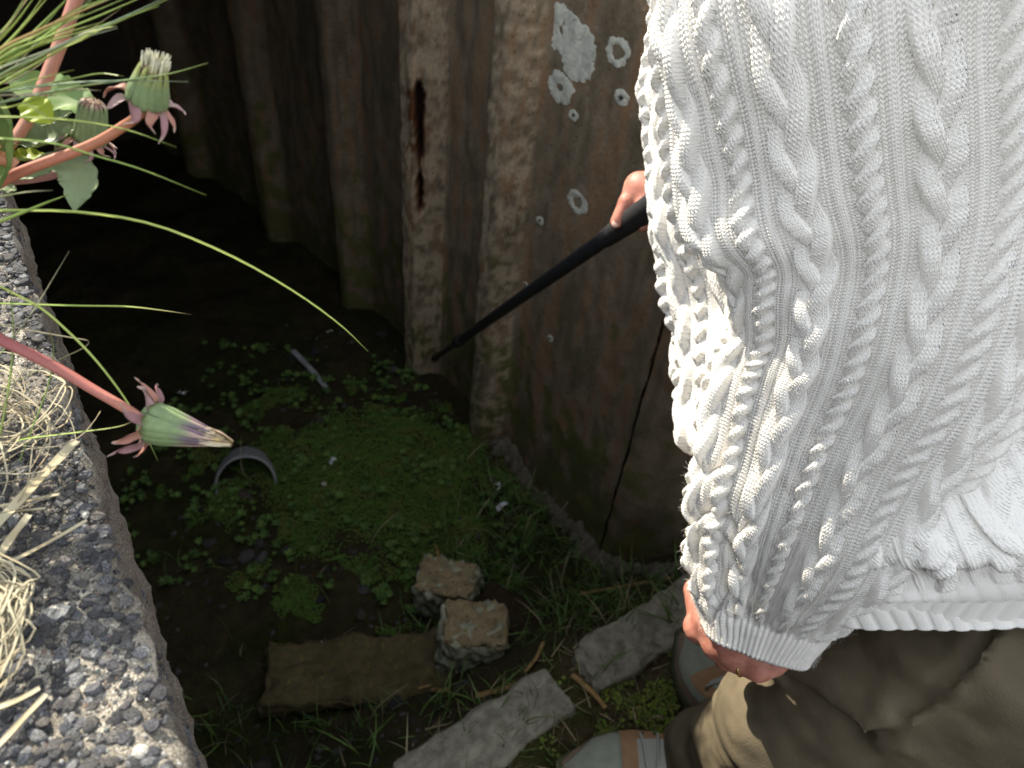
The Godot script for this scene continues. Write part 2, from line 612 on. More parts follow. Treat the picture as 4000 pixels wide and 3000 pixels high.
	M.wood = mat(0.9, ramp_texture(256, 97, 0.02, 0.14, 0.4, [Color(0.34, 0.26, 0.15), Color(0.58, 0.47, 0.30), Color(0.70, 0.60, 0.42)]), Vector3(12, 12, 12))

func plant(through: Color, amount: float, rough: float) -> StandardMaterial3D:
	var m := StandardMaterial3D.new()
	m.vertex_color_use_as_albedo = true
	m.roughness = rough
	m.metallic_specular = 0.45
	if not M.has("mottle"):
		M.mottle = ramp_texture(256, 191, 0.02, 0.2, 0.6, [Color(0.76, 0.77, 0.74), Color(0.96, 0.96, 0.95), Color(1, 1, 1)], [[0, 30, Color(0.7, 0.62, 0.5), 0.6]], 0.12)
	m.albedo_texture = M.mottle
	m.uv1_triplanar = true
	m.uv1_world_triplanar = true
	m.uv1_scale = Vector3(60, 60, 60)
	m.backlight_enabled = true
	m.backlight = through * amount
	m.cull_mode = BaseMaterial3D.CULL_DISABLED
	return m

# ---------------------------------------------------------------- ground
var bumps := noise_of(101, 3.0, 4)
var small := noise_of(103, 22.0, 3)

func wall_bow(t: float) -> float:
	return 0.06 * pow(maxf(t - 0.75, 0.0), 2.0)

func ground_height(x: float, z: float) -> float:
	var w := Vector2(x, z) - W0
	var t := w.dot(WT)
	var d := w.dot(WN)
	var floor_y := -0.31 - 0.05 * smoothstep(0.8, 2.0, t)
	var slope := smoothstep(-0.33, 0.0, t)
	var y := lerpf(0.0, floor_y, slope)
	y += bumps.get_noise_2d(x, z) * (0.035 if t > -0.3 else 0.022) + small.get_noise_2d(x, z) * 0.006
	# the moss hummock
	var m := Vector2(x - MOSS.x, z - MOSS.z)
	y += 0.07 * exp(-(m.length_squared()) / 0.05)
	# gully in front of the sunken plank
	# fill behind the wall, at the end of the channel and left of it
	var back := smoothstep(-0.24 , -0.34, d - wall_bow(t))
	var left := smoothstep(2.5, 2.7, d)
	var end := smoothstep(3.3, 3.5, t) * smoothstep(-0.4, -0.2, d)
	var high := maxf(maxf(back, left), end)
	if t < -2.2:
		high *= smoothstep(-4.0, -2.2, t)
	return lerpf(y, 0.93, high)

const MOSS := Vector3(-0.3280,-0.3000,-1.2336)

func build_ground() -> void:
	var xs := spread(-1.9, 1.5, 0.018, 160.0)
	var zs := spread(-3.1, 0.6, 0.018, 160.0)
	var p := PackedVector3Array()
	var c := PackedColorArray()
	var patch := noise_of(105, 2.6, 4)
	for z in zs:
		for x in xs:
			p.append(Vector3(x, ground_height(x, z), z))
			var g := patch.get_noise_2d(x, z)
			var g2 := patch.get_noise_2d(x * 3.0 + 40.0, z * 3.0)
			var col := Color(1, 1, 1)
			if g + 0.5 * g2 > 0.12:
				col = Color(0.62, 0.85, 0.35)
			elif g + g2 < -0.25:
				col = Color(0.8, 0.78, 0.72)
			var w := Vector2(x, z) - W0
			if w.dot(WT) > -0.25:
				col = col * Color(0.55, 0.62, 0.45)
			c.append(col)
	structure("ground", sheet(p, xs.size(), zs.size(), false, true, c), M.soil)

func spread(a: float, b: float, step: float, far: float) -> PackedFloat32Array:
	var out := PackedFloat32Array()
	var v := a
	while v < b:
		out.append(v)
		v += step
	var e := v
	var g := step
	while e < far:
		out.append(e)
		g *= 1.35
		e += g
	out.append(far)
	e = a
	g = step
	var low := PackedFloat32Array()
	while e > -far:
		g *= 1.35
		e -= g
		low.append(e)
	low.reverse()
	low.append_array(out)
	return low

# ---------------------------------------------------------------- sheet-pile wall
func wall_point(t: float, o: float, y: float) -> Vector3:
	var q := W0 + WT * t + WN * (o + wall_bow(t))
	return Vector3(q.x, y, q.y)

# [t, o] corners of each pile, from the right (behind the person) to the far left
const PILES := [
	[[-2.6, -0.07], [-1.7, -0.07], [-1.66, 0.0], [-1.58, 0.0], [-1.55, -0.07], [-0.9, -0.07]],
	[[-0.896, -0.07], [-0.14, -0.07], [-0.03, -0.002], [0.0, 0.0]],
	[[0.007, 0.001], [0.43, 0.0], [0.455, 0.035], [0.475, 0.065], [0.525, 0.07], [0.545, 0.0], [0.56, -0.012]],
	[[0.564, -0.012], [0.78, 0.0], [0.80, 0.03], [0.825, 0.08], [0.875, 0.085], [0.90, 0.0], [0.915, -0.012]],
	[[0.919, -0.012], [1.25, 0.0], [1.28, 0.035], [1.30, 0.07], [1.345, 0.075], [1.37, 0.0], [1.39, -0.012]],
	[[1.394, -0.012], [1.84, 0.0], [1.87, 0.04], [1.89, 0.07], [1.94, 0.075], [1.97, 0.0], [1.99, -0.012]],
	[[1.994, -0.012], [2.5, 0.0], [2.53, 0.07], [2.6, 0.075], [2.64, 0.0], [3.5, 0.0]]]

var pit := noise_of(111, 9.0, 4)
var fine := noise_of(113, 60.0, 3)

func wall_dent(t: float, o: float, y: float) -> float:
	return pit.get_noise_3d(t * 2.0, y, o) * 0.006 + fine.get_noise_3d(t, y, o) * 0.0012

func build_wall() -> void:
	var wall := thing("sheet_pile_wall", "tall stained wall of ribbed grey-brown piles behind the black pole", "wall")
	var streak := noise_of(115, 5.0, 3)
	var tops := [1.115, 1.12, 1.11, 1.12, 1.115, 1.12, 1.11]
	for k in PILES.size():
		var corners: Array = PILES[k]
		var line := PackedVector2Array()
		for i in corners.size() - 1:
			var a := Vector2(corners[i][0], corners[i][1])
			var b := Vector2(corners[i + 1][0], corners[i + 1][1])
			var step := (0.004 if k == 3 and a.x > 0.77 else 0.012) if k in [2, 3, 4, 5] else 0.03
			var n := maxi(int(ceil(a.distance_to(b) / step)), 3)
			for j in n:
				line.append(a.lerp(b, float(j) / n))
		line.append(Vector2(corners[-1][0], corners[-1][1]))
		# round the folds a little
		for r in 1:
			var q := line.duplicate()
			for i in range(1, line.size() - 1):
				q[i] = (line[i - 1] + line[i] * 2.0 + line[i + 1]) * 0.25
			line = q
		var ys := PackedFloat32Array()
		var y := -0.62
		while y < tops[k]:
			ys.append(y)
			y += 0.013 if y > -0.4 and y < 1.0 else 0.04
		ys.append(tops[k])
		var p := PackedVector3Array()
		var c := PackedColorArray()
		for yy in ys:
			for q in line:
				var t := q.x
				var o := q.y
				var dent := wall_dent(t, o, yy)
				var deep := 0.0
				var col := Color(0.5, 0.5, 0.5)
				# upright run-off streaks of rust and dirt
				var s := streak.get_noise_2d(t * 3.4 + o * 9.0, yy * 0.5) + pit.get_noise_3d(t * 3.0, yy * 1.5, 21.0) * 0.5
				if s > 0.0:
					col = col.lerp(Color(0.56, 0.44, 0.35), clampf(s * 2.6, 0.0, 0.9))
				else:
					col = col.lerp(Color(0.34, 0.34, 0.31), clampf(-s * 2.6, 0.0, 0.9))
				# algae in ragged patches near the wet foot
				var al := pit.get_noise_3d(t * 1.4 + 7.0, yy * 0.9, 3.0) - (yy + 0.05) * 1.1
				if al > 0.0:
					col = col.lerp(Color(0.25, 0.33, 0.13), clampf(al * 5.0, 0.0, 0.85))
				# lime crust on two ribs, plus open-end light painted pale on the flanks
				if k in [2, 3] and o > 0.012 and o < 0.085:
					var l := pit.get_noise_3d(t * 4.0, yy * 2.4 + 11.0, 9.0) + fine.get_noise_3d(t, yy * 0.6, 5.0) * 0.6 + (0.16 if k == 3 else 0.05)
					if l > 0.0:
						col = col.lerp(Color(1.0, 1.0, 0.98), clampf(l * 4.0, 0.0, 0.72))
				# the rusted-through slot in the fourth pile's rib
				if k == 3 and t < 0.86 and o > 0.03:
					var mid := 0.066
					var half := 0.0
					if yy > 0.40 and yy < 0.61:
						half = 0.010 * smoothstep(0.40, 0.43, yy) * smoothstep(0.61, 0.59, yy)
					elif yy > 0.27 and yy < 0.385:
						half = 0.007 * smoothstep(0.27, 0.29, yy) * smoothstep(0.385, 0.37, yy)
					var edge := absf(o - mid) + pit.get_noise_2d(yy * 6.0, t) * 0.006
					if half > 0.0 and edge < half + 0.004:
						col = Color(0.36, 0.18, 0.11)
						if edge < half:
							dent -= 0.035
							deep = 0.05
							col = Color(0.08, 0.03, 0.02)
				p.append(wall_point(t + deep, o + dent, yy))
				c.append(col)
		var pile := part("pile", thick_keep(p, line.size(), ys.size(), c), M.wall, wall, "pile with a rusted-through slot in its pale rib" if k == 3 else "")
	# white lichen and lime rings on the flat of the third pile
	var spots := [[2205, 120, 0.030, 0.26], [2262, 178, 0.030, 0.30], [2268, 245, 0.025, 0.2], [2198, 340, 0.022, 0.3], [2420, 205, 0.017, 0.6], [2247, 450, 0.008, 0.0], [2262, 790, 0.017, 0.55], [2440, 380, 0.010, 0.0], [2115, 860, 0.007, 0.0], [2170, 130, 0.011, 0.2], [1930, 660, 0.006, 0.0], [2155, 1320, 0.006, 0.0], [2060, 1110, 0.006, 0.0]]
	for i in spots.size():
		var s: Array = spots[i]
		part("lichen_patch", ring_patch(SPOT_AT[i], s[2], s[3], i), M.lichen, wall, "white ringed crust" if s[2] > 0.02 else "")
	# lumpy foot of poured concrete along the wall
	var foot := thing("concrete_footing", "rough grey concrete lumps along the foot of the pile wall", "concrete")
	var fn := noise_of(117, 9.0, 4)
	var fp := PackedVector3Array()
	var nn := 150
	for i in nn + 1:
		var t := lerpf(-0.32, 0.52, float(i) / nn)
		var wide := 0.028 + 0.05 * absf(fn.get_noise_2d(t * 1.3, 1.0)) + 0.02 * fn.get_noise_2d(t * 4.0, 5.0)
		var tall := 0.030 + 0.045 * fn.get_noise_2d(t * 1.2, 9.0) + 0.015 * fn.get_noise_2d(t * 5.0, 2.0)
		for j in 17:
			var a := PI * 0.62 * j / 16.0
			var o := 0.012 + wide * sin(a) * (1.0 + 0.3 * fn.get_noise_2d(t * 6.0, a))
			var base := wall_point(t, o, 0.0)
			fp.append(base + Vector3.UP * (ground_height(base.x, base.z) + tall * cos(a) + 0.012 * fn.get_noise_2d(t * 9.0, a * 0.4)))
	part("pour", sheet(fp, 17, nn + 1, false, false), M.foot, foot)

# both faces of a pile, 9 mm apart
func thick_keep(p: PackedVector3Array, nc: int, nr: int, c: PackedColorArray) -> ArrayMesh:
	return thick(p, nc, nr, 0.009, c)

# an irregular crust with a thin middle, lying on the wall's flat
func ring_patch(at: Vector3, r: float, hollow: float, seed_: int) -> ArrayMesh:
	var n := noise_of(200 + seed_, 1.1, 3)
	var w := Vector3(WT.x, 0, WT.y)
	var out := Vector3(WN.x, 0, WN.y)
	var p := PackedVector3Array()
	var sides := 56
	var prof := [[1.0, 0.0], [0.94, 1.0], [0.6, 0.9], [hollow, 0.8 if hollow == 0.0 else 0.5], [hollow * 0.8, 0.0 if hollow > 0.0 else 0.9]]
	for q in prof:
		for j in sides + 1:
			var a := TAU * (j % sides) / sides
			var rr: float = r * q[0] * (1.0 + 0.25 * n.get_noise_2d(cos(a) * 0.9 + q[0], sin(a) * 0.9) + 0.16 * n.get_noise_2d(cos(a) * 6.0 + q[0] * 3.0, sin(a) * 6.0))
			var v := at + w * (cos(a) * rr * 1.75) + Vector3.UP * (sin(a) * rr * 1.35)
			var wp := Vector2(v.x, v.z) - W0
			p.append(v + out * (0.0016 * q[1] + 0.0048 + wall_dent(wp.dot(WT), 0.0, v.y)))
	return sheet(p, sides + 1, prof.size(), true, true)

const SPOT_AT := [Vector3(0.0229,0.8260,-1.4018),Vector3(0.0516,0.8136,-1.3663),Vector3(0.0584,0.7873,-1.3581),Vector3(0.0325,0.7303,-1.3900),Vector3(0.1181,0.8331,-1.2844),Vector3(0.0621,0.6936,-1.3535),Vector3(0.0928,0.5358,-1.3156),Vector3(0.1380,0.7688,-1.2599),Vector3(0.0238,0.4407,-1.4007),Vector3(0.0072,0.8147,-1.4211),Vector3(-0.0968,0.4766,-1.5493),Vector3(0.0808,0.1760,-1.3304),Vector3(0.0096,0.2599,-1.4181)]


# ---------------------------------------------------------------- concrete slab under the camera
const SLAB_TOP := 0.97
const EDGE := Vector2(-0.17, -0.183)
const EA := Vector2(-0.621, -0.784)
const EL := Vector2(-0.784, 0.621)

var slab_noise := noise_of(121, 7.0, 4)
var slab_fine := noise_of(123, 70.0, 3)
const MORTAR_HUMP := Vector3(-0.2115,0.9700,-0.2126)

# s along the edge, a from the edge to the left
func slab_point(s: float, a: float, y: float) -> Vector3:
	var q := EDGE + EA * s + EL * a
	return Vector3(q.x, y, q.y)

func slab_height(s: float, a: float) -> float:
	var q := EDGE + EA * s + EL * a
	var h := SLAB_TOP + slab_noise.get_noise_2d(q.x, q.y) * 0.006 + slab_fine.get_noise_2d(q.x, q.y) * 0.0015
	var m := Vector2(q.x - MORTAR_HUMP.x, q.y - MORTAR_HUMP.z)
	var u := m.dot(EA)
	var v := m.dot(EL)
	var e := pow(absf(u) / 0.024, 4.0) + pow(absf(v) / 0.045, 4.0) + slab_noise.get_noise_2d(q.x * 5.0, q.y * 5.0) * 0.8
	if e < 1.0:
		h += 0.006 * (1.0 - pow(maxf(e, 0.0), 3.0))
	return h

func in_hump(s: float, a: float) -> bool:
	var q := EDGE + EA * s + EL * a
	var m := Vector2(q.x - MORTAR_HUMP.x, q.y - MORTAR_HUMP.z)
	return absf(m.dot(EA)) < 0.022 and absf(m.dot(EL)) < 0.043

func build_slab() -> void:
	var slab := thing("concrete_slab", "weathered exposed-aggregate concrete slab under the dandelions and dry grass", "slab")
	# cross-section: far left, along the top, over the worn edge, down the face, back underneath
	var prof := PackedVector2Array()   # a, drop
	var a := 2.3
	while a > 0.32:
		prof.append(Vector2(a, 0))
		a -= 0.12
	while a > 0.008:
		prof.append(Vector2(a, 0))
		a -= 0.003
	for k in 6:
		var an := PI * 0.5 * (k + 0.5) / 6.0
		prof.append(Vector2(0.008 - sin(an) * 0.008, 0.008 - cos(an) * 0.008))
	var d := 0.008
	while d < 0.09:
		prof.append(Vector2(0.0, d))
		d += 0.004
	prof.append(Vector2(0.0, 0.09))
	prof.append(Vector2(0.012, 0.1))
	prof.append(Vector2(0.5, 0.1))
	prof.append(Vector2(2.3, 0.1))
	var ss := PackedFloat32Array()
	var s := -2.2
	while s < -0.3:
		ss.append(s)
		s += 0.1
	while s < 0.62:
		ss.append(s)
		s += 0.0032
	while s < 3.7:
		ss.append(s)
		s += 0.08
	var rough := noise_of(125, 30.0, 4)
	var stain := noise_of(127, 14.0, 4)
	var p := PackedVector3Array()
	var c := PackedColorArray()
	for sv in ss:
		for q in prof:
			var y := SLAB_TOP - q.y
			var aa := q.x
			if q.y < 0.009:
				y += slab_height(sv, aa) - SLAB_TOP
			if q.y > 0.0:
				aa += rough.get_noise_3d(sv, y * 1.3, 4.0) * 0.006 + slab_fine.get_noise_3d(sv, y, 8.0) * 0.0015
			p.append(slab_point(sv, aa, y))
			var g := stain.get_noise_2d(sv, aa * 1.2 + q.y)
			var col := Color(0.70, 0.68, 0.65)
			if g > 0.16:
				col = Color(1.0, 0.98, 0.94)
			elif g < -0.2:
				col = Color(0.55, 0.53, 0.50)
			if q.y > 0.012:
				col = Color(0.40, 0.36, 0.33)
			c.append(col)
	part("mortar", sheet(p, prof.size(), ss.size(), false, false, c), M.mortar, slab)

	# stones set in the mortar: the largest are parts of their own
	var shapes := []
	for k in 9:
		shapes.append(chip(k + 1) if k < 6 else lump(k + 1, 0.4))
	var placed := []
	var cells := {}
	var big := 0
	var tries := 0
	while big < 300 and tries < 30000:
		tries += 1
		var size := lerpf(0.0095, 0.0036, pow(big / 300.0, 0.5)) * rng.randf_range(0.85, 1.15)
		var sv := rng.randf_range(-0.16, 0.42)
		var av := rng.randf_range(0.004, 0.155)
		if in_hump(sv, av):
			continue
		var ok := true
		for q in placed:
			if Vector2(q[0] - sv, q[1] - av).length() < (q[2] + size) * 0.72:
				ok = false
				break
		if not ok:
			continue
		placed.append([sv, av, size])
		var kind := rng.randf()
		var mi := 0
		if kind < 0.28: mi = 0
		elif kind < 0.58: mi = 1
		elif kind < 0.66: mi = 2
		elif kind < 0.82: mi = 3
		elif kind < 0.86: mi = 4
		elif kind < 0.90: mi = 5
		elif kind < 0.935: mi = 6
		elif kind < 0.96: mi = 7
		elif kind < 0.98: mi = 8
		else: mi = 9
		var rounded := mi >= 5
		var o := part("pebble", shapes[rng.randi_range(6, 8) if rounded else rng.randi_range(0, 5)], M.stone[mi], slab)
		if rounded:
			size *= 0.62
		var bas := Basis(Vector3.UP, rng.randf() * TAU).rotated(Vector3(rng.randf_range(-1, 1), 0, rng.randf_range(-1, 1)).normalized(), rng.randf_range(0.0, 0.35))
		bas = bas.scaled_local(Vector3(size, size * rng.randf_range(0.45, 0.65), size * rng.randf_range(0.5, 0.95)))
		o.transform = Transform3D(bas, slab_point(sv, av, slab_height(sv, av) + size * rng.randf_range(-0.16, 0.10)))
		big += 1
	# the small ones between them, and along the edge's face
	var tints := [Color(0.09, 0.09, 0.09), Color(0.07, 0.07, 0.075), Color(0.12, 0.115, 0.11), Color(0.14, 0.13, 0.12), Color(0.19, 0.18, 0.17), Color(0.17, 0.17, 0.18), Color(0.10, 0.10, 0.11), Color(0.27, 0.27, 0.27), Color(0.50, 0.49, 0.46), Color(0.66, 0.64, 0.60), Color(0.34, 0.22, 0.17), Color(0.40, 0.35, 0.28), Color(0.33, 0.36, 0.33), Color(0.75, 0.73, 0.68)]
	for layer in 4:
		var tf := []
		var cl := []
		for k in 15000 if layer < 3 else 26000:
			var mid := layer < 3
			var sv := rng.randf_range(-0.75, 1.0) if mid and k > 4200 else rng.randf_range(-0.17, 0.5)
			var av := rng.randf_range(0.0, 0.62) if mid and k > 4200 else rng.randf_range(0.0, 0.17)
			if mid and k > 4200 and ((sv > -0.17 and sv < 0.5 and av < 0.17) or slab_noise.get_noise_2d(sv * 0.5, av * 0.5) * 0.5 + 0.4 < maxf(av - 0.25, maxf(sv - 0.6, -0.4 - sv))):
				continue
			var size := rng.randf_range(0.0014, 0.0041) if mid else rng.randf_range(0.0004, 0.0013)
			if in_hump(sv, av):
				size = minf(size, 0.0011)
			var y := slab_height(sv, maxf(av, 0.006)) + size * rng.randf_range(-0.12, 0.2)
			var bas := Basis(Vector3.UP, rng.randf() * TAU).rotated(Vector3(rng.randf_range(-1, 1), 0, rng.randf_range(-1, 1)).normalized(), rng.randf_range(0.0, 0.45))
			if k % 9 == 0:
				av = 0.0012
				y = SLAB_TOP - rng.randf_range(0.004, 0.09)
				bas = Basis(Vector3(rng.randf_range(-1, 1), rng.randf_range(-1, 1), rng.randf_range(-1, 1)).normalized(), rng.randf() * TAU)
				size *= 0.8
			tf.append(Transform3D(bas.scaled_local(Vector3(size, size * rng.randf_range(0.5, 0.8), size * rng.randf_range(0.5, 1.0))), slab_point(sv, av, y)))
			cl.append(tints[rng.randi() % (8 if mid else tints.size())])
		var mm := MultiMesh.new()
		mm.transform_format = MultiMesh.TRANSFORM_3D
		mm.use_colors = true
		mm.mesh = chip(40 + layer)
		mm.instance_count = tf.size()
		for k in tf.size():
			mm.set_instance_transform(k, tf[k])
			mm.set_instance_color(k, cl[k])
		var grit := MultiMeshInstance3D.new()
		grit.name = "grit"
		grit.multimesh = mm
		grit.material_override = M.pebbles
		grit.set_meta("kind", "stuff")
		slab.add_child(grit, true)
	# walls added for shade, below the slab and closing the channel's far end
	var cw := thing("added_chamber_wall", "dark side wall added deep under the slab to keep the void in shade", "wall")
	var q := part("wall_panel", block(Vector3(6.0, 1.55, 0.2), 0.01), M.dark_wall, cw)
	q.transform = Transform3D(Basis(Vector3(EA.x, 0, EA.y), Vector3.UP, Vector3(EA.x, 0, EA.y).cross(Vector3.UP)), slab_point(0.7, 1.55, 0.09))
	var ew := thing("added_end_wall", "dark wall added at the far end of the channel to keep it in shade", "wall")
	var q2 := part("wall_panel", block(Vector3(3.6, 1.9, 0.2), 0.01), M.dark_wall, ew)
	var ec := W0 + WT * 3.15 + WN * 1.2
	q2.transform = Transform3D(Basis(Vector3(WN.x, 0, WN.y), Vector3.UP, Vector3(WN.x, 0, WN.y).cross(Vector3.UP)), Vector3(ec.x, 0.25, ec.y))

# unseen deck added over the far channel to darken it and cut the sunlight
const SHADE_DECK_FROM := 0.64
const SHADE_DECK_Y := 1.14
func build_shade_deck() -> void:
	var br := thing("shade_deck", "unseen deck added over the far channel to shade its floor and wall", "overhead")
	var along := Vector3(WT.x, 0, WT.y)
	var out := Vector3(WN.x, 0, WN.y)
	for k in 5:
		var wdt := 0.60
		var o := part("shade_deck_plank", block(Vector3(wdt - 0.006, 0.16, 3.6), 0.012, 0.004, 60 + k), M.deck, br)
		var c := W0 + WT * (SHADE_DECK_FROM + wdt * (k + 0.5)) + WN * 1.15
		o.transform = Transform3D(Basis(along, Vector3.UP, along.cross(Vector3.UP)), Vector3(c.x, SHADE_DECK_Y + 0.08, c.y))

# ---------------------------------------------------------------- things lying in the channel
func on_ground(x: float, z: float, lift := 0.0) -> Vector3:
	return Vector3(x, ground_height(x, z) + lift, z)

func lay(o: Node3D, x: float, z: float, turn: float, lift: float, tilt := 0.0, roll := 0.0) -> void:
	o.transform = Transform3D(Basis.from_euler(Vector3(tilt, turn, roll)), on_ground(x, z, lift))

func stone_block(called: String, label: String, size: Vector3, seed_: int) -> Node3D:
	var b := thing(called, label, "stone", "two squared stones in the channel")
	var body := part("body", block(size, 0.022, 0.024, seed_, 14), M.slate, b)
	var cap := part("weathered_face", block(Vector3(size.x * 0.93, 0.020, size.z * 0.90), 0.0095, 0.016, seed_ + 5, 12), M.rock, b, "ochre stained top")
	cap.position.y = size.y * 0.5 - 0.003
	return b

func build_floor_things() -> void:
	var b1 := stone_block("stone_block", "squared ochre-topped stone, the farther of the two, beside the white moss edge", Vector3(0.135, 0.11, 0.10), 21)
	lay(b1, -0.095, -0.905, deg_to_rad(-6), 0.055, 0.05, 0.05)
	b1.set_meta("label", "squared ochre-topped stone, the farther of the two, nearer the moss")
	var b2 := stone_block("stone_block", "squared moss-stained stone, the nearer of the two, beside the wet plank", Vector3(0.135, 0.13, 0.11), 27)
	lay(b2, -0.022, -0.752, deg_to_rad(4), 0.06, -0.06, -0.03)
	var dark := thing("broken_slate", "dark brown stone lying between the two squared stones and the grass", "stone")
	part("body", block(Vector3(0.15, 0.05, 0.10), 0.012, 0.014, 33, 5), mat(0.9, M.mud_plank.albedo_texture, Vector3(5, 5, 5), Color(0.55, 0.48, 0.42)), dark)
	lay(dark, 0.045, -0.86, deg_to_rad(-28), 0.03, 0.08, 0.1)
	# sunken plank with a dark gap under its near edge
	var plank := thing("sunken_slab", "mud-covered slab sunk in the channel floor with a dark gap beneath", "slab")
	part("top", block(Vector3(0.50, 0.045, 0.14), 0.018, 0.030, 37, 24), M.mud_plank, plank)
	for sx in [-0.18, 0.19]:
		var ft := part("foot", block(Vector3(0.08, 0.07, 0.09), 0.01, 0.01, 39, 3), M.mud_plank, plank)
		ft.position = Vector3(sx, -0.05, -0.02)
	lay(plank, -0.19, -0.70, deg_to_rad(9), 0.045, 0.12, 0.03)
	# drain pipe end
	var pipe := thing("drain_pipe", "open end of a pale grey drain pipe half sunk in moss", "pipe")
	var ring := PackedVector3Array()
	var prof := [[0.072, 0.0], [0.078, 0.006], [0.078, 0.35], [0.068, 0.35], [0.068, 0.006], [0.072, 0.0]]
	for q in prof:
		for j in 41:
			var a := TAU * j / 40.0
			ring.append(Vector3(cos(a) * q[0], sin(a) * q[0], q[1]))
	part("tube", sheet(ring, 41, prof.size(), true, true), M.pipe, pipe)
	pipe.transform = Transform3D(Basis.from_euler(Vector3(deg_to_rad(38), deg_to_rad(205), 0)), on_ground(-0.655, -1.15, 0.02))
	# broken kerb pieces at the edge of the terrace the person stands on
	var kerbs := [[Vector3(0.0252,0.0000,-0.4818), 0.30, 0.095, 3], [Vector3(0.2339,0.0000,-0.6429), 0.12, 0.08, 5], [Vector3(0.3182,0.0000,-0.7136), 0.30, 0.10, 8]]
	var kl := ["long chipped concrete kerb piece at the bottom of the picture", "short broken kerb piece between the two longer ones", "concrete kerb piece under the far shoe with brown moss on it"]
	for i in kerbs.size():
		var k: Array = kerbs[i]
		var o := thing("kerb_piece", kl[i], "kerb", "broken kerb at the terrace edge")
		part("body", block(Vector3(k[1], 0.10, k[2]), 0.012, 0.013, 50 + k[3], 16), M.old_concrete, o)
		var at: Vector3 = k[0]
		o.transform = Transform3D(Basis.from_euler(Vector3(0.0, atan2(0.61, 0.79), 0.03 - 0.03 * i)), Vector3(at.x, -0.035, at.z))
	# litter and twigs
	var bits := [[1520, 2530, 0.075, "long crumpled white plastic strip before the nearer squared stone", 0.2], [1960, 1985, 0.04, "larger pale plastic scrap in the grass near the wall foot", 1.0], [1942, 1918, 0.026, "small pale plastic scrap just behind a larger one", 2.0], [1302, 1812, 0.02, "pale scrap lying on the moss beside the pipe", 0.5], [1950, 2290, 0.03, "pale blue scrap in the grass right of the farther stone", 1.4], [1270, 2520, 0.04, "faint pale scrap in wet grass left of the white strip", 2.2], [720, 1552, 0.03, "pale scrap in the dark left of the moss", 0.1], [1290, 1330, 0.02, "pale scrap in the dark beyond the moss", 0.7]]
	for i in bits.size():
		var b: Array = bits[i]
		var q: Vector3 = BIT_AT[i]
		var pts := PackedVector3Array()
		var l: float = b[2]
		for k in 5:
			pts.append(Vector3((k - 2) * l * 0.25, 0.006 + 0.006 * sin(k * 2.1 + i), 0.006 * sin(k * 1.7 + i * 2.0)))
		var o := single("plastic_scrap", blade(pts, [l * 0.10, l * 0.2, l * 0.16, l * 0.19, l * 0.08], Vector3.UP, 14, 0.5, [Color(0.6, 0.63, 0.7), Color(0.7, 0.72, 0.76)], 0.5), M.scrap, b[3], "litter", "plastic scraps in the channel")
		lay(o, q.x, q.z, b[4], 0.012)
	var peb := single("white_pebble", lump(77, 0.3), M.stone[6], "tiny white pebble on the green moss", "pebble")
	peb.transform = Transform3D(Basis().scaled(Vector3(0.008, 0.007, 0.008)), on_ground(BIT_AT[8].x, BIT_AT[8].z, 0.012))
	# twigs: two ends each, given on the ground
	var tl := ["pale stick lying in the dark water beyond the moss", "straw leaning against the farther squared stone", "straw lying in front of the nearer kerb piece", "short straw sticking out under the nearer stone", "straw lying on the ground before the near shoe", "long straw along the foot of the pile wall", "brown straw right of the farther stone", "straw at the wet slab beside the nearer stone", "thin straw beside the kerb"]
	for i in TWIGS.size():
		var w: Array = TWIGS[i]
		var a := on_ground(w[0].x, w[0].z, 0.012)
		var e := on_ground(w[1].x, w[1].z, 0.012)
		var mid := (a + e) * 0.5 + Vector3(0.004, 0.006, 0.003)
		single("straw", tube(PackedVector3Array([a, mid, e]), [w[2], w[2] * 0.8], 8, 6, 0.7), M.wood if i != 0 else M.pipe, tl[i], "straw", "straws and sticks in the channel")

const BIT_AT := [Vector3(-0.2007,-0.2700,-0.7534),Vector3(0.0098,-0.2800,-1.1738),Vector3(-0.0074,-0.2800,-1.2295),Vector3(-0.4509,-0.2600,-1.2423),Vector3(0.0235,-0.2700,-0.9348),Vector3(-0.3398,-0.2800,-0.7480),Vector3(-0.9743,-0.3300,-1.4951),Vector3(-0.6244,-0.3300,-1.8371),Vector3(-0.4565,-0.2700,-1.1715)]
const TWIGS := [[Vector3(-0.7139,-0.3300,-1.7325),Vector3(-0.5614,-0.3300,-1.5720),0.011],[Vector3(-0.1453,-0.2800,-1.0433),Vector3(-0.0964,-0.2200,-0.9146),0.005],[Vector3(-0.0015,-0.1500,-0.5759),Vector3(0.1097,-0.0800,-0.6097),0.006],[Vector3(-0.0901,-0.2200,-0.6521),Vector3(-0.0515,-0.2500,-0.6233),0.006],[Vector3(0.1625,0.0000,-0.6013),Vector3(0.2178,0.0000,-0.5449),0.006],[Vector3(0.2135,-0.2000,-0.9283),Vector3(0.4233,-0.1200,-0.8722),0.005],[Vector3(0.0092,-0.2400,-0.8741),Vector3(0.0797,-0.2200,-0.8390),0.005],[Vector3(-0.1439,-0.2400,-0.6606),Vector3(-0.0830,-0.2400,-0.6757),0.004],[Vector3(0.1150,-0.1200,-0.6957),Vector3(0.0820,-0.1500,-0.6241),0.004]]


# ---------------------------------------------------------------- knitted cloth
# One repeat of the knit, 28 stitches by 48 rows, as heights in metres: purl gutters, ribs of plain
# stitches, a two-strand rope and a three-strand plait.
const TILE_U := 28
const TILE_V := 48
const PU := 12
const PV := 10
var tile := PackedFloat32Array()

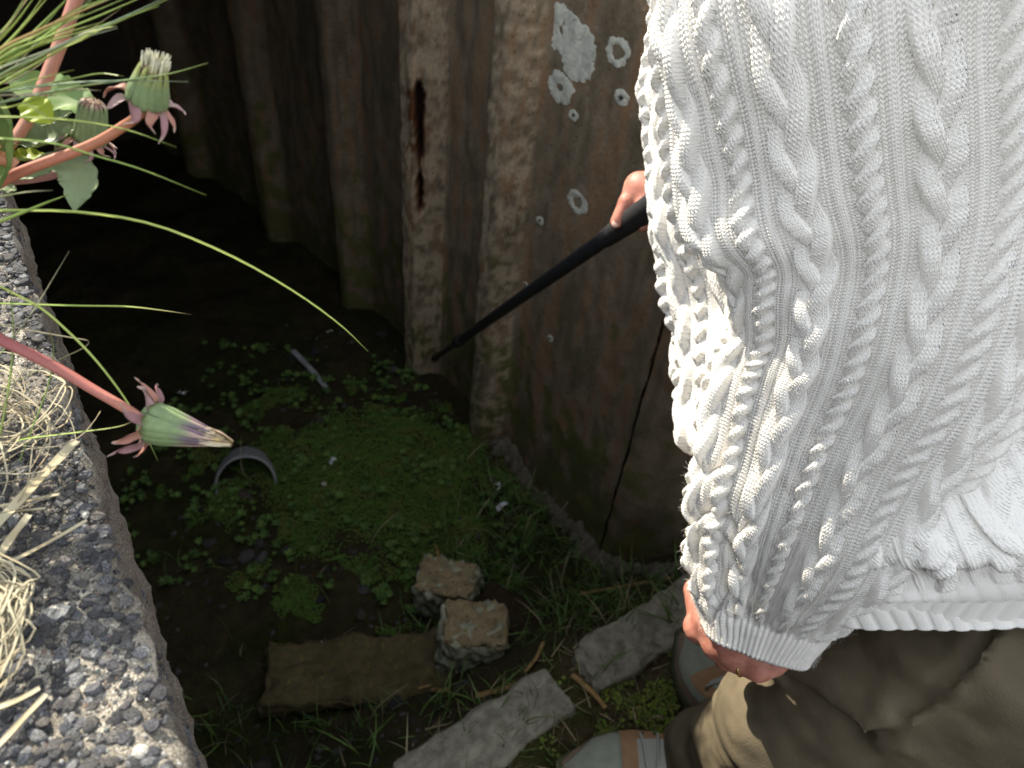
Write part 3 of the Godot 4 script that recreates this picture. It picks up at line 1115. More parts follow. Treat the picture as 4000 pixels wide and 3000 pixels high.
func stitch_v(fu: float, fv: float) -> float:
	# the two legs of a plain stitch, leaning out upwards, each tucked under the row above
	var x := absf(fu - 0.5)
	var best := 0.0
	for k in 2:
		var vv := fv + k - 0.25
		var c := 0.12 + 0.22 * vv
		var along := vv - 0.5
		var a := (x - c) / 0.17
		var b := along / 0.62
		var q := 1.0 - a * a - b * b
		if q > best:
			best = q
	return sqrt(best)

func purl(fu: float, fv: float) -> float:
	# wavy cross bars with a hole between them
	var cy := 0.5 + 0.26 * sin(TAU * fu)
	var d := absf(fposmod(fv - cy + 0.5, 1.0) - 0.5) / 0.40
	var bar := sqrt(maxf(1.0 - d * d, 0.0))
	return bar * (0.78 + 0.22 * cos(TAU * fu * 2.0))

func build_tile() -> void:
	tile.resize(TILE_U * PU * TILE_V * PV)
	for j in TILE_V * PV:
		var v := float(j) / PV
		var fv := v - floorf(v)
		for i in TILE_U * PU:
			var u := float(i) / PU
			var fu := u - floorf(u)
			var col := int(u)
			var h := 0.0
			if (col >= 2 and col <= 3) or (col >= 14 and col <= 15):
				# a rib of two plain columns
				var m := (u - 3.0) if col < 8 else (u - 15.0)
				h = 0.0014 * sqrt(maxf(1.0 - m * m * 0.85, 0.0)) + 0.0018 * stitch_v(fu, fv)
			elif col >= 6 and col <= 11:
				var best := -1.0
				var bq := 0.0
				for s in 2:
					var t := -TAU * v / 12.0 + PI * s
					var xc := 9.0 + 1.35 * sin(t)
					var q := (u - xc) / 1.75
					if absf(q) < 1.0:
						var z := pow(1.0 - q * q, 0.45) * 0.8 + 0.85 * cos(t)
						if z > best:
							best = z
							bq = u - xc
				if best > -0.9:
					var f2 := bq + 0.5
					h = maxf(-0.0006, 0.0012 + best * 0.0043) + 0.0018 * stitch_v(f2 - floorf(f2), fv)
				else:
					h = -0.0010 + 0.0022 * purl(fu, fv)
			elif col >= 18 and col <= 27:
				var best := -1.0
				var bq := 0.0
				for s in 3:
					var t := TAU * v / 48.0 + TAU * s / 3.0
					var xc := 23.0 + 2.75 * sin(t)
					var q := (u - xc) / 2.15
					if absf(q) < 1.0:
						var z := pow(1.0 - q * q, 0.4) * 0.8 + 0.85 * sin(2.0 * t)
						if z > best:
							best = z
							bq = u - xc
				if best > -1.0:
					h = maxf(-0.0006, 0.0018 + best * 0.0046) + 0.0018 * stitch_v(bq - floorf(bq), fv)
				else:
					h = -0.0010 + 0.0022 * purl(fu, fv)
			else:
				h = -0.0010 + 0.0026 * purl(fu, fv)
			tile[j * TILE_U * PU + i] = h

func knit(u: float, v: float) -> float:
	var w := TILE_U * PU
	var hh := TILE_V * PV
	var x := fposmod(u * PU, w)
	var y := fposmod(v * PV, hh)
	var i := int(x)
	var j := int(y)
	var fx := x - i
	var fy := y - j
	i = i % w
	j = j % hh
	var i2 := i + 1 if i + 1 < w else 0
	var r0 := j * w
	var r1 := (j + 1 if j + 1 < hh else 0) * w
	return lerpf(lerpf(tile[r0 + i], tile[r0 + i2], fx), lerpf(tile[r1 + i], tile[r1 + i2], fx), fy)

func rib_knit(u: float, v: float, wide: bool) -> float:
	var m := fposmod(u, 4.0) - 2.0
	var f := fposmod(v, 1.0)
	return (0.0012 if wide else 0.0021) * sqrt(maxf(1.0 - m * m * 0.42, 0.0)) + 0.0005 * sin(f * PI)

# the yarn itself, much finer than the cloth's mesh: legs and bars with their plies, as relief
func yarn_relief() -> ImageTexture:
	var pu := 22
	var pv := 16
	var w := TILE_U * pu
	var hgt := TILE_V * pv
	var out := PackedByteArray()
	out.resize(w * hgt)
	for j in hgt:
		# rows of the picture run down, rows of the knit run up
		var v := float(j) / pv
		var fv := v - floorf(v)
		for i in w:
			var u := float(i) / pu
			var col := int(u)
			var q := u
			var plain := (col >= 2 and col <= 3) or (col >= 14 and col <= 15)
			if col >= 6 and col <= 11:
				plain = true
				q = u - 1.35 * sin(-TAU * v / 12.0) + 0.5
			elif col >= 18:
				plain = true
				q = u - 0.6 * sin(TAU * v / 16.0)
			var fu := q - floorf(q)
			var h := 0.0
			if plain:
				h = stitch_v(fu, fv)
				h *= 0.86 + 0.14 * sin((absf(fu - 0.5) * 3.0 + fv) * 22.0)
			else:
				h = purl(fu, fv)
				h *= 0.86 + 0.14 * sin((fu * 2.0 + fv) * 20.0)
			out[j * w + i] = int(clampf(h, 0.0, 1.0) * 255.0)
	return ImageTexture.create_from_image(Image.create_from_data(w, hgt, false, Image.FORMAT_L8, out))

func knit_uv(us: PackedFloat32Array, nr: int, extra: int, rows: float) -> PackedVector2Array:
	var uv := PackedVector2Array()
	for i in nr + extra:
		var v := -rows * minf(i, nr - 1) / (nr - 1)
		for u in us:
			uv.append(Vector2(u / TILE_U, v / TILE_V))
	return uv

# knitted tube: stations with centre, half-widths a (across) and b (towards `look`)
# cols: list of angles; stitches: around; phase; rib_top / rib_end: length of ribbing at the end
func knit_tube(cs: PackedVector3Array, wa: Array, wb: Array, look: Vector3, angles: PackedFloat32Array, us: PackedFloat32Array, step: float, row_h: float, rib_len: float, fold: Callable, end_look := Vector3.ZERO, tilt := []) -> Array:
	# arc length along the centre line
	var n := 400
	var len_at := PackedFloat32Array()
	var tot := 0.0
	var prev := bez(cs, 0.0)
	for i in n + 1:
		var q := bez(cs, float(i) / n)
		tot += prev.distance_to(q)
		prev = q
		len_at.append(tot)
	var nr := int(tot / step) + 1
	var nc := angles.size()
	var p := PackedVector3Array()
	p.resize(nc * nr)
	var ca := PackedFloat32Array()
	var sa := PackedFloat32Array()
	for a in angles:
		ca.append(cos(a))
		sa.append(sin(a))
	var k := 0
	var at := 0
	for i in nr:
		var s := tot * i / (nr - 1)
		while k < n - 1 and len_at[k + 1] < s:
			k += 1
		var t := (k + clampf((s - len_at[k]) / maxf(len_at[k + 1] - len_at[k], 1e-6), 0, 1)) / n
		var c := bez(cs, t)
		var ax := (bez(cs, minf(t + 0.03, 1.0)) - bez(cs, maxf(t - 0.03, 0.0))).normalized()
		var e1 := look.cross(ax).normalized()
		var e2 := ax.cross(e1)
		if end_look != Vector3.ZERO:
			e2 = end_look
			e1 = look + Vector3(0, lerp_list(tilt, t), 0)
		var a := lerp_list(wa, t)
		var b := lerp_list(wb, t)
		var v := s / row_h
		var ribs := clampf((s - (tot - rib_len)) / 0.006, 0.0, 1.0)
		for j in nc:
			var cj := ca[j]
			var sj := sa[j]
			var aj := a
			if tilt.size() > 0 and cj > 0.0:
				aj = a * (1.0 + 0.55 * t * cj)
			var d := (e1 * (cj / aj) + e2 * (sj / b)).normalized()
			var h := 0.0
			if ribs < 1.0:
				h = knit(us[j], -v)
			if ribs > 0.0:
				h = lerpf(h, rib_knit(us[j], v, tilt.size() > 0), ribs)
			h += fold.call(t, s, cj, sj)
			p[at] = c + e1 * (aj * cj) + e2 * (b * sj) + d * h
			at += 1
	return [p, nc, nr, tot / row_h]

# angles around an ellipse a x b with dense sampling in [from, to] and coarse elsewhere; us = stitch number
func ring_angles(ratio: float, stitches: float, phase: float, from: float, to: float, per_stitch: float, coarse: float) -> Array:
	var n := 2000
	var acc := PackedFloat32Array()
	var tot := 0.0
	for i in n + 1:
		acc.append(tot)
		var a := -PI * 0.5 + TAU * i / n
		tot += sqrt(pow(sin(a), 2.0) + pow(ratio * cos(a), 2.0))
	var ang := PackedFloat32Array()
	var us := PackedFloat32Array()
	var u := 0.0
	var k := 0
	while u < stitches:
		while k < n - 1 and acc[k + 1] < u / stitches * acc[n]:
			k += 1
		var a := -PI * 0.5 + TAU * k / n + TAU / n * clampf((u / stitches * acc[n] - acc[k]) / maxf(acc[k + 1] - acc[k], 1e-9), 0, 1)
		ang.append(a)
		us.append(u + phase)
		u += 1.0 / per_stitch if (a > from and a < to) else 1.0 / coarse
	ang.append(PI * 1.5)
	us.append(stitches + phase)
	return [ang, us]

const LOOK := Vector3(-0.42, 0.5, 0.757)
const SLEEVE_PHASE := 20.5
const FACE := Vector3(-0.97, 0.0, -0.26)
const RIGHTWARD := Vector3(0.26, 0.0, -0.966)

var folds := noise_of(131, 5.5, 2)
var folds2 := noise_of(133, 13.0, 2)

func sleeve_fold(t: float, s: float, cj: float, sj: float) -> float:
	var h := folds.get_noise_3d(s, cj * 0.14, sj * 0.14) * 0.010
	# pleats where the sleeve is pushed up the forearm, on its front side
	var m := smoothstep(0.58, 0.68, t) * smoothstep(1.0, 0.91, t) * smoothstep(0.15, -0.75, cj)
	if m > 0.0:
		var ph := s * 62.0 + cj * 3.0 + folds2.get_noise_2d(s * 0.6, cj * 0.2) * 3.0
		h += m * (0.010 * pow(absf(sin(ph)), 0.7) - 0.003)
	# slack in the upper arm
	var m2 := smoothstep(0.68, 0.45, t) * smoothstep(0.1, -0.8, cj)
	h += m2 * 0.012 * folds2.get_noise_3d(s * 0.5, cj * 0.1, 6.0)
	return h

func torso_fold(t: float, s: float, cj: float, sj: float) -> float:
	var h := folds.get_noise_3d(s, cj * 0.2 + 5.0, sj * 0.2) * 0.014
	# the body blouses over itself above the hem
	h += 0.020 * exp(-pow((t - 0.80) / 0.05, 2.0)) - 0.012 * exp(-pow((t - 0.88) / 0.04, 2.0))
	var m := smoothstep(0.3, 1.0, sj)
	h += m * 0.008 * sin(s * 36.0 + cj * 5.0)
	return h

func no_fold(_t: float, s: float, cj: float, _sj: float) -> float:
	return 0.006 * sin(s * 70.0 + cj * 2.0)

func build_person() -> void:
	build_tile()
	M.wool = StandardMaterial3D.new()
	M.wool.albedo_color = lin(0.80, 0.775, 0.725)
	M.wool.roughness = 0.95
	M.wool.metallic_specular = 0.25
	M.wool.heightmap_enabled = true
	M.wool.heightmap_texture = yarn_relief()
	M.wool.heightmap_scale = 0.022
	M.wool.rim_enabled = true
	M.wool.rim = 0.35
	M.trouser = mat(0.9, ramp_texture(512, 145, 0.01, 0.35, 0.45, [Color(0.335, 0.305, 0.245), Color(0.42, 0.38, 0.305), Color(0.49, 0.445, 0.355)]), Vector3(7, 7, 7), Color.WHITE, height_texture(256, 147, 0.2, 0.4, 0.5), 0.10)
	M.seam = mat(0.9, null, Vector3.ONE, lin(0.035, 0.032, 0.028))
	M.skin = mat(0.5, ramp_texture(256, 149, 0.03, 0.2, 0.3, [Color(0.60, 0.36, 0.31), Color(0.74, 0.50, 0.43), Color(0.84, 0.64, 0.56)]), Vector3(9, 9, 9), Color.WHITE, height_texture(256, 151, 0.1, 0.3, 0.5), 0.05)
	M.nail = mat(0.35, null, Vector3.ONE, lin(0.66, 0.42, 0.36))
	M.skin.subsurf_scatter_enabled = true
	M.skin.subsurf_scatter_strength = 0.15
	M.suede = mat(0.92, ramp_texture(256, 153, 0.02, 0.25, 0.5, [Color(0.46, 0.47, 0.42), Color(0.55, 0.565, 0.51), Color(0.62, 0.63, 0.57)]), Vector3(9, 9, 9))
	M.tan = mat(0.9, ramp_texture(256, 155, 0.02, 0.25, 0.5, [Color(0.48, 0.36, 0.26), Color(0.60, 0.47, 0.35), Color(0.66, 0.54, 0.42)]), Vector3(9, 9, 9))
	M.toe = mat(0.9, ramp_texture(256, 157, 0.02, 0.25, 0.5, [Color(0.42, 0.35, 0.29), Color(0.54, 0.46, 0.39), Color(0.62, 0.55, 0.47)]), Vector3(9, 9, 9))
	M.rubber = mat(0.75, ramp_texture(256, 159, 0.03, 0.2, 0.5, [Color(0.18, 0.20, 0.14), Color(0.30, 0.31, 0.22), Color(0.42, 0.42, 0.30)]), Vector3(8, 8, 8))
	M.lace = mat(0.9, null, Vector3.ONE, lin(0.34, 0.34, 0.30))
	M.gold = mat(0.25, null, Vector3.ONE, lin(0.85, 0.60, 0.22))
	M.gold.metallic = 1.0
	M.hair = mat(0.6, null, Vector3.ONE, lin(0.22, 0.19, 0.16))

	var who := thing("person", "person in a cream cable-knit sweater and olive trousers bending over the channel", "person")
	build_body(who)

	# --- sweater: body, two sleeves
	var body_c := PackedVector3Array([Vector3(0.215, 1.20, -0.83), Vector3(0.23, 1.13, -0.80), Vector3(0.25, 1.05, -0.765), Vector3(0.272, 0.96, -0.715), Vector3(0.30, 0.88, -0.655), Vector3(0.338, 0.80, -0.59), Vector3(0.375, 0.745, -0.54), Vector3(0.402, 0.705, -0.50)])
	var ra := ring_angles(0.95, 364.0, 3.0, -0.05, PI * 1.05, 3.2, 0.8)
	var g := knit_tube(body_c, [0.07, 0.125, 0.155, 0.168, 0.173, 0.174, 0.172, 0.170], [0.07, 0.115, 0.145, 0.155, 0.17, 0.185, 0.195, 0.19], -FACE, ra[0], ra[1], 0.00125, 0.0028, 0.042, torso_fold, -RIGHTWARD, [0.0, 0.0, 0.0, 0.05, 0.12, 0.22, 0.32, 0.42])
	var tp: PackedVector3Array = g[0]
	var tn: int = g[1]
	var tr: int = g[2]
	for step in 3:
		for j in tn:
			var q := tp[(tr - 1) * tn + j]
			tp.append(q.lerp(body_c[7], [0.012, 0.025, 0.04][step]) + Vector3(0, [-0.001, 0.003, 0.03][step], 0))
	g[2] = tr + 3
	var sweater := part("sweater", sheet(tp, tn, tr + 3, true, true, PackedColorArray(), knit_uv(ra[1], tr, 3, g[3])), M.wool, who, "cream cable-knit sweater")

	var arm := PackedVector3Array([Vector3(0.225, 1.14, -0.68), Vector3(0.205, 1.135, -0.64), Vector3(0.1911,1.1556,-0.6249), Vector3(0.2092,1.0935,-0.5717), Vector3(0.2501,0.9952,-0.5372), Vector3(0.2781,0.9269,-0.5077), Vector3(0.2866,0.8490,-0.4757), Vector3(0.2770,0.7851,-0.4472), Vector3(0.2709,0.7413,-0.4259), Vector3(0.2654,0.6943,-0.4048), Vector3(0.2577,0.6521,-0.3804), Vector3(0.2533,0.6303,-0.3641), Vector3(0.2490,0.6078,-0.3467)])
	ra = ring_angles(0.68, 252.0, SLEEVE_PHASE, -0.2, PI + 0.25, 5.0, 1.0)
	g = knit_tube(arm, [0.02, 0.085, 0.125, 0.146, 0.144, 0.120, 0.112, 0.105, 0.097, 0.088, 0.070, 0.058, 0.049], [0.02, 0.07, 0.092, 0.105, 0.105, 0.095, 0.09, 0.083, 0.076, 0.069, 0.056, 0.046, 0.039], LOOK, ra[0], ra[1], 0.00072, 0.0028, 0.034, sleeve_fold)
	var p: PackedVector3Array = g[0]
	# turn the cuff's rim inwards
	var nc: int = g[1]
	var nr: int = g[2]
	var centre := Vector3.ZERO
	for j in nc: centre += p[(nr - 1) * nc + j]
	centre /= nc
	var ax := (arm[12] - arm[11]).normalized()
	for step in 4:
		for j in nc:
			var q := p[(nr - 1) * nc + j]
			p.append(q.lerp(centre, [0.03, 0.07, 0.09, 0.1][step]) - ax * [-0.002, 0.0, 0.006, 0.03][step])
	var near_sleeve := part("sleeve", sheet(p, nc, nr + 4, true, false, PackedColorArray(), knit_uv(ra[1], nr, 4, g[3])), M.wool, sweater, "loose near sleeve with the cuff pulled down over the hand")
	# loose fibres standing off the yarn
	var fr := RandomNumberGenerator.new()
	fr.seed = 4
	var hp := PackedVector3Array([Vector3.ZERO, Vector3(0.0006, 0.0016, 0.0), Vector3(0.0020, 0.0026, 0.0004), Vector3(0.0036, 0.0028, 0.0012)])
	var hair := tube(hp, [0.00007, 0.00006, 0.00003], 6, 3)
	var fm := MultiMesh.new()
	fm.transform_format = MultiMesh.TRANSFORM_3D
	fm.mesh = hair
	fm.instance_count = 14000
	for k in 14000:
		var i := fr.randi_range(2, nr - 3)
		var j := fr.randi_range(1, nc - 2)
		var q := p[i * nc + j]
		var nn := (p[i * nc + j + 1] - p[i * nc + j - 1]).cross(p[(i + 1) * nc + j] - p[(i - 1) * nc + j]).normalized()
		var tg := nn.cross(Vector3(fr.randf_range(-1, 1), fr.randf_range(-1, 1), fr.randf_range(-1, 1))).normalized()
		var sc := fr.randf_range(0.5, 1.5)
		fm.set_instance_transform(k, Transform3D(Basis(tg * sc, nn * sc, tg.cross(nn) * sc), q - nn * 0.0003))
	var fuzz := MultiMeshInstance3D.new()
	fuzz.name = "fuzz"
	fuzz.multimesh = fm
	fuzz.material_override = M.wool
	fuzz.set_meta("kind", "stuff")
	sweater.add_child(fuzz)

	var far_arm := PackedVector3Array([Vector3(0.25, 1.12, -0.82), Vector3(0.275, 1.11, -0.86), Vector3(0.34, 1.0, -0.90), Vector3(0.39, 0.86, -0.87), Vector3(0.33, 0.815, -0.865), Vector3(0.235, 0.80, -0.858)])
	ra = ring_angles(0.9, 112.0, 3.0, -9.0, 9.0, 2.0, 2.0)
	g = knit_tube(far_arm, [0.02, 0.085, 0.10, 0.085, 0.07, 0.05], [0.02, 0.085, 0.09, 0.08, 0.065, 0.045], LOOK, ra[0], ra[1], 0.0022, 0.0030, 0.03, no_fold)
	part("sleeve", sheet(g[0], g[1], g[2], true, false, PackedColorArray(), knit_uv(ra[1], g[2], 0, g[3])), M.wool, sweater)

	build_trousers(who)
	shoe(who, Vector3(0.425, 0.004, -0.448), PI * 0.5 + 0.03, 1.0, "near shoe, grey-green suede with tan lacing panels")
	shoe(who, Vector3(0.475, 0.004, -0.43), deg_to_rad(25), -1.0, "far shoe, grey-green suede with tan lacing panels")

# ---------------------------------------------------------------- skin
func build_body(who: Node3D) -> void:
	var v := PackedVector3Array()
	var n := PackedVector3Array()
	var ix := PackedInt32Array()
	var f := Field.new(Vector3(-0.05, 0.05, -1.06), Vector3(0.78, 1.62, -0.20), 0.013)
	var pel := Vector3(0.46, 0.74, -0.50)
	var chest := Vector3(0.27, 1.0, -0.73)
	var neck := Vector3(0.20, 1.19, -0.82)
	var head := Vector3(0.10, 1.30, -0.89)
	f.bone(pel, chest, 0.10, 0.11, 0.05)
	f.bone(chest, neck, 0.11, 0.055, 0.05)
	f.bone(neck, head, 0.052, 0.06, 0.03)
	# skull, jaw, nose
	f.bone(head, head + FACE * 0.02 + Vector3(0, 0.05, 0), 0.085, 0.088, 0.03)
	f.bone(head + FACE * 0.04 + Vector3(0, -0.05, 0), head + FACE * 0.055 + Vector3(0, -0.07, 0), 0.05, 0.038, 0.03)
	f.bone(head + FACE * 0.085 + Vector3(0, 0.02, 0), head + FACE * 0.108 + Vector3(0, -0.02, 0), 0.012, 0.016, 0.015)
	for s in [-1.0, 1.0]:
		f.bone(head + RIGHTWARD * (0.085 * s), head + RIGHTWARD * (0.092 * s) + Vector3(0, -0.03, 0), 0.016, 0.012, 0.012)
		f.bone(head + FACE * 0.10 + RIGHTWARD * (0.033 * s) + Vector3(0, 0.025, 0), head + FACE * 0.10 + RIGHTWARD * (0.034 * s) + Vector3(0, 0.025, 0), 0.014, 0.014, 0.012, true)
	# arms and legs inside the clothes
	f.bone(Vector3(0.25, 1.07, -0.60), Vector3(0.290, 0.874, -0.497), 0.055, 0.045, 0.03)
	f.bone(Vector3(0.290, 0.874, -0.497), Vector3(0.2537,0.6108,-0.3649), 0.045, 0.027, 0.03)
	f.bone(Vector3(0.30, 1.07, -0.86), Vector3(0.39, 0.86, -0.87), 0.05, 0.042, 0.03)
	f.bone(Vector3(0.39, 0.86, -0.87), Vector3(0.1600,0.7775,-0.8753), 0.042, 0.026, 0.03)
	f.bone(Vector3(0.56, 0.69, -0.35), Vector3(0.355, 0.40, -0.38), 0.06, 0.042, 0.03)
	f.bone(Vector3(0.355, 0.40, -0.38), Vector3(0.37, 0.09, -0.455), 0.04, 0.033, 0.03)
	f.bone(Vector3(0.58, 0.70, -0.53), Vector3(0.40, 0.49, -0.56), 0.06, 0.045, 0.03)
	f.bone(Vector3(0.40, 0.49, -0.56), Vector3(0.46, 0.09, -0.49), 0.042, 0.035, 0.03)
	f.net(v, n, ix)

	# near hand: the wrist is in the cuff, the back of the hand and the curled fingers show along its rim
	var b := v.size()
	f = Field.new(Vector3(0.2436,0.5856,-0.3752) - Vector3(0.10, 0.10, 0.09), Vector3(0.2436,0.5856,-0.3752) + Vector3(0.10, 0.09, 0.09), 0.0032)
	var wrist := Vector3(0.2551,0.6089,-0.3688)
	f.bone(wrist, Vector3(0.2300,0.5809,-0.3861), 0.024, 0.026, 0.012)
	f.bone(wrist, Vector3(0.2377,0.5845,-0.3607), 0.024, 0.024, 0.012)
	f.bone(Vector3(0.2300,0.5809,-0.3861), Vector3(0.2260,0.5709,-0.4116), 0.025, 0.021, 0.012)
	# knuckles
	f.bone(Vector3(0.2165,0.5635,-0.4149), Vector3(0.2176,0.5613,-0.3874), 0.0135, 0.0125, 0.010)
	f.bone(Vector3(0.2176,0.5613,-0.3874), Vector3(0.2289,0.5668,-0.3652), 0.0125, 0.0125, 0.010)
	# little finger and ring finger, curled back under the cuff
	f.bone(Vector3(0.2289,0.5668,-0.3652), Vector3(0.2422,0.5720,-0.3465), 0.0115, 0.0105, 0.006)
	f.bone(Vector3(0.2422,0.5720,-0.3465), Vector3(0.2576,0.5807,-0.3356), 0.0105, 0.0105, 0.003)
	f.bone(Vector3(0.2576,0.5807,-0.3356), Vector3(0.2730,0.5862,-0.3380), 0.0105, 0.0085, 0.003)
	f.bone(Vector3(0.2340,0.5751,-0.3680), Vector3(0.2538,0.5861,-0.3438), 0.012, 0.011, 0.006)
	f.bone(Vector3(0.2538,0.5861,-0.3438), Vector3(0.2752,0.5931,-0.3397), 0.0105, 0.009, 0.003)
	# middle and index, farther away below
	f.bone(Vector3(0.2220,0.5551,-0.3886), Vector3(0.2459,0.5343,-0.3693), 0.0115, 0.011, 0.006)
	f.bone(Vector3(0.2459,0.5343,-0.3693), Vector3(0.2657,0.5462,-0.3550), 0.0105, 0.009, 0.003)
	f.bone(Vector3(0.2193,0.5541,-0.4180), Vector3(0.2425,0.5140,-0.3993), 0.0115, 0.0105, 0.006)
	f.bone(Vector3(0.2425,0.5140,-0.3993), Vector3(0.2656,0.5177,-0.3801), 0.0105, 0.009, 0.003)
	# thumb
	f.bone(Vector3(0.2275,0.5669,-0.4142), Vector3(0.2191,0.5516,-0.4332), 0.016, 0.013, 0.008)
	f.bone(Vector3(0.2191,0.5516,-0.4332), Vector3(0.2424,0.5170,-0.4246), 0.012, 0.010, 0.005)
	# knuckle heads and a tendon
	f.bone(Vector3(0.2093,0.5637,-0.3839), Vector3(0.2108,0.5625,-0.3809), 0.0125, 0.0125, 0.005)
	f.bone(Vector3(0.2229,0.5719,-0.3610), Vector3(0.2243,0.5714,-0.3593), 0.0120, 0.0120, 0.005)
	f.bone(Vector3(0.2223,0.5735,-0.3600), Vector3(0.2332,0.5906,-0.3658), 0.006, 0.006, 0.008)
	# hollow between the knuckles
	f.bone(Vector3(0.2150,0.5840,-0.3839), Vector3(0.2175,0.5804,-0.3766), 0.006, 0.006, 0.006, true)
	var ix2 := PackedInt32Array()
	f.net(v, n, ix2)
	ix.append_array(ix2)

	# far hand round the pole's grip
	f = Field.new(Vector3(0.1346,0.7667,-0.8686) - Vector3(0.075, 0.09, 0.08), Vector3(0.1346,0.7667,-0.8686) + Vector3(0.10, 0.08, 0.08), 0.0032)
	f.bone(Vector3(0.1733,0.7805,-0.8798), Vector3(0.1446,0.7794,-0.8789), 0.026, 0.026, 0.012)
	f.bone(Vector3(0.1484,0.7859,-0.8813), Vector3(0.1347,0.7875,-0.8843), 0.02, 0.015, 0.010)
	# index along the grip, middle round it, ring and little behind, thumb on top
	f.bone(Vector3(0.1338,0.7874,-0.8844), Vector3(0.1223,0.7714,-0.8638), 0.0125, 0.0105, 0.006)
	f.bone(Vector3(0.1223,0.7714,-0.8638), Vector3(0.1124,0.7504,-0.8464), 0.0105, 0.0085, 0.003)
	f.bone(Vector3(0.1470,0.7863,-0.8706), Vector3(0.1428,0.7725,-0.8454), 0.0125, 0.0115, 0.006)
	f.bone(Vector3(0.1428,0.7725,-0.8454), Vector3(0.1450,0.7542,-0.8401), 0.0115, 0.0095, 0.003)
	f.bone(Vector3(0.1616,0.7824,-0.8661), Vector3(0.1586,0.7709,-0.8383), 0.012, 0.011, 0.006)
	f.bone(Vector3(0.1586,0.7709,-0.8383), Vector3(0.1622,0.7538,-0.8367), 0.0105, 0.009, 0.003)
	f.bone(Vector3(0.1749,0.7818,-0.8632), Vector3(0.1733,0.7707,-0.8353), 0.011, 0.0095, 0.006)
	f.bone(Vector3(0.1535,0.7680,-0.9000), Vector3(0.1382,0.7395,-0.8996), 0.014, 0.0105, 0.006)
	var ix3 := PackedInt32Array()
	f.net(v, n, ix3)
	ix.append_array(ix3)
	var nn := smooth_normals(v, ix)
	var body := part("body", make_mesh(v, nn, ix), M.skin, who)
	# nails on the far hand's two front fingers
	for q in [[Vector3(0.1428,0.7601,-0.8304), Vector3(0.1428,0.7725,-0.8454)], [Vector3(0.1108,0.7521,-0.8402), Vector3(0.1223,0.7714,-0.8638)]]:
		var nl := part("nail", lump(12, 0.0, 8, 12), M.nail, who)
		var along: Vector3 = (q[0] - q[1]).normalized()
		var out := Vector3(-0.12, 0.42, 0.9)
		out = (out - along * out.dot(along)).normalized()
		nl.transform = Transform3D(Basis(along.cross(out) * 0.0052, out * 0.0016, along * 0.0062), q[0])
	# ring on the finger
	var a := Vector3(0.2422,0.5720,-0.3465)
	var d := (Vector3(0.2576,0.5807,-0.3356) - a).normalized()
	var ring := MeshInstance3D.new()
	var tm := TorusMesh.new()
	tm.inner_radius = 0.0098
	tm.outer_radius = 0.0122
	tm.rings = 24
	tm.ring_segments = 8
	var e := d.cross(Vector3.UP).normalized()
	var rg := part("ring", tm, M.gold, who, "thin gold ring on the curled finger")
	rg.transform = Transform3D(Basis(e, d, e.cross(d)), a + d * 0.006)
	# short hair cap
	f = Field.new(head - Vector3(0.14, 0.14, 0.14), head + Vector3(0.14, 0.18, 0.14), 0.012)
	f.bone(head - FACE * 0.012 + Vector3(0, 0.02, 0), head + Vector3(0, 0.06, 0), 0.094, 0.093, 0.02)
	f.bone(head + FACE * 0.12 + Vector3(0, -0.04, 0), head + FACE * 0.12 + Vector3(0, -0.01, 0), 0.10, 0.09, 0.02, true)
	f.bone(head + Vector3(0, -0.14, 0), head + Vector3(0, -0.10, 0), 0.10, 0.09, 0.02, true)
	var hv := PackedVector3Array()
	var hn := PackedVector3Array()
	var hi := PackedInt32Array()
	f.net(hv, hn, hi)
	part("hair", make_mesh(hv, smooth_normals(hv, hi), hi), M.hair, who)

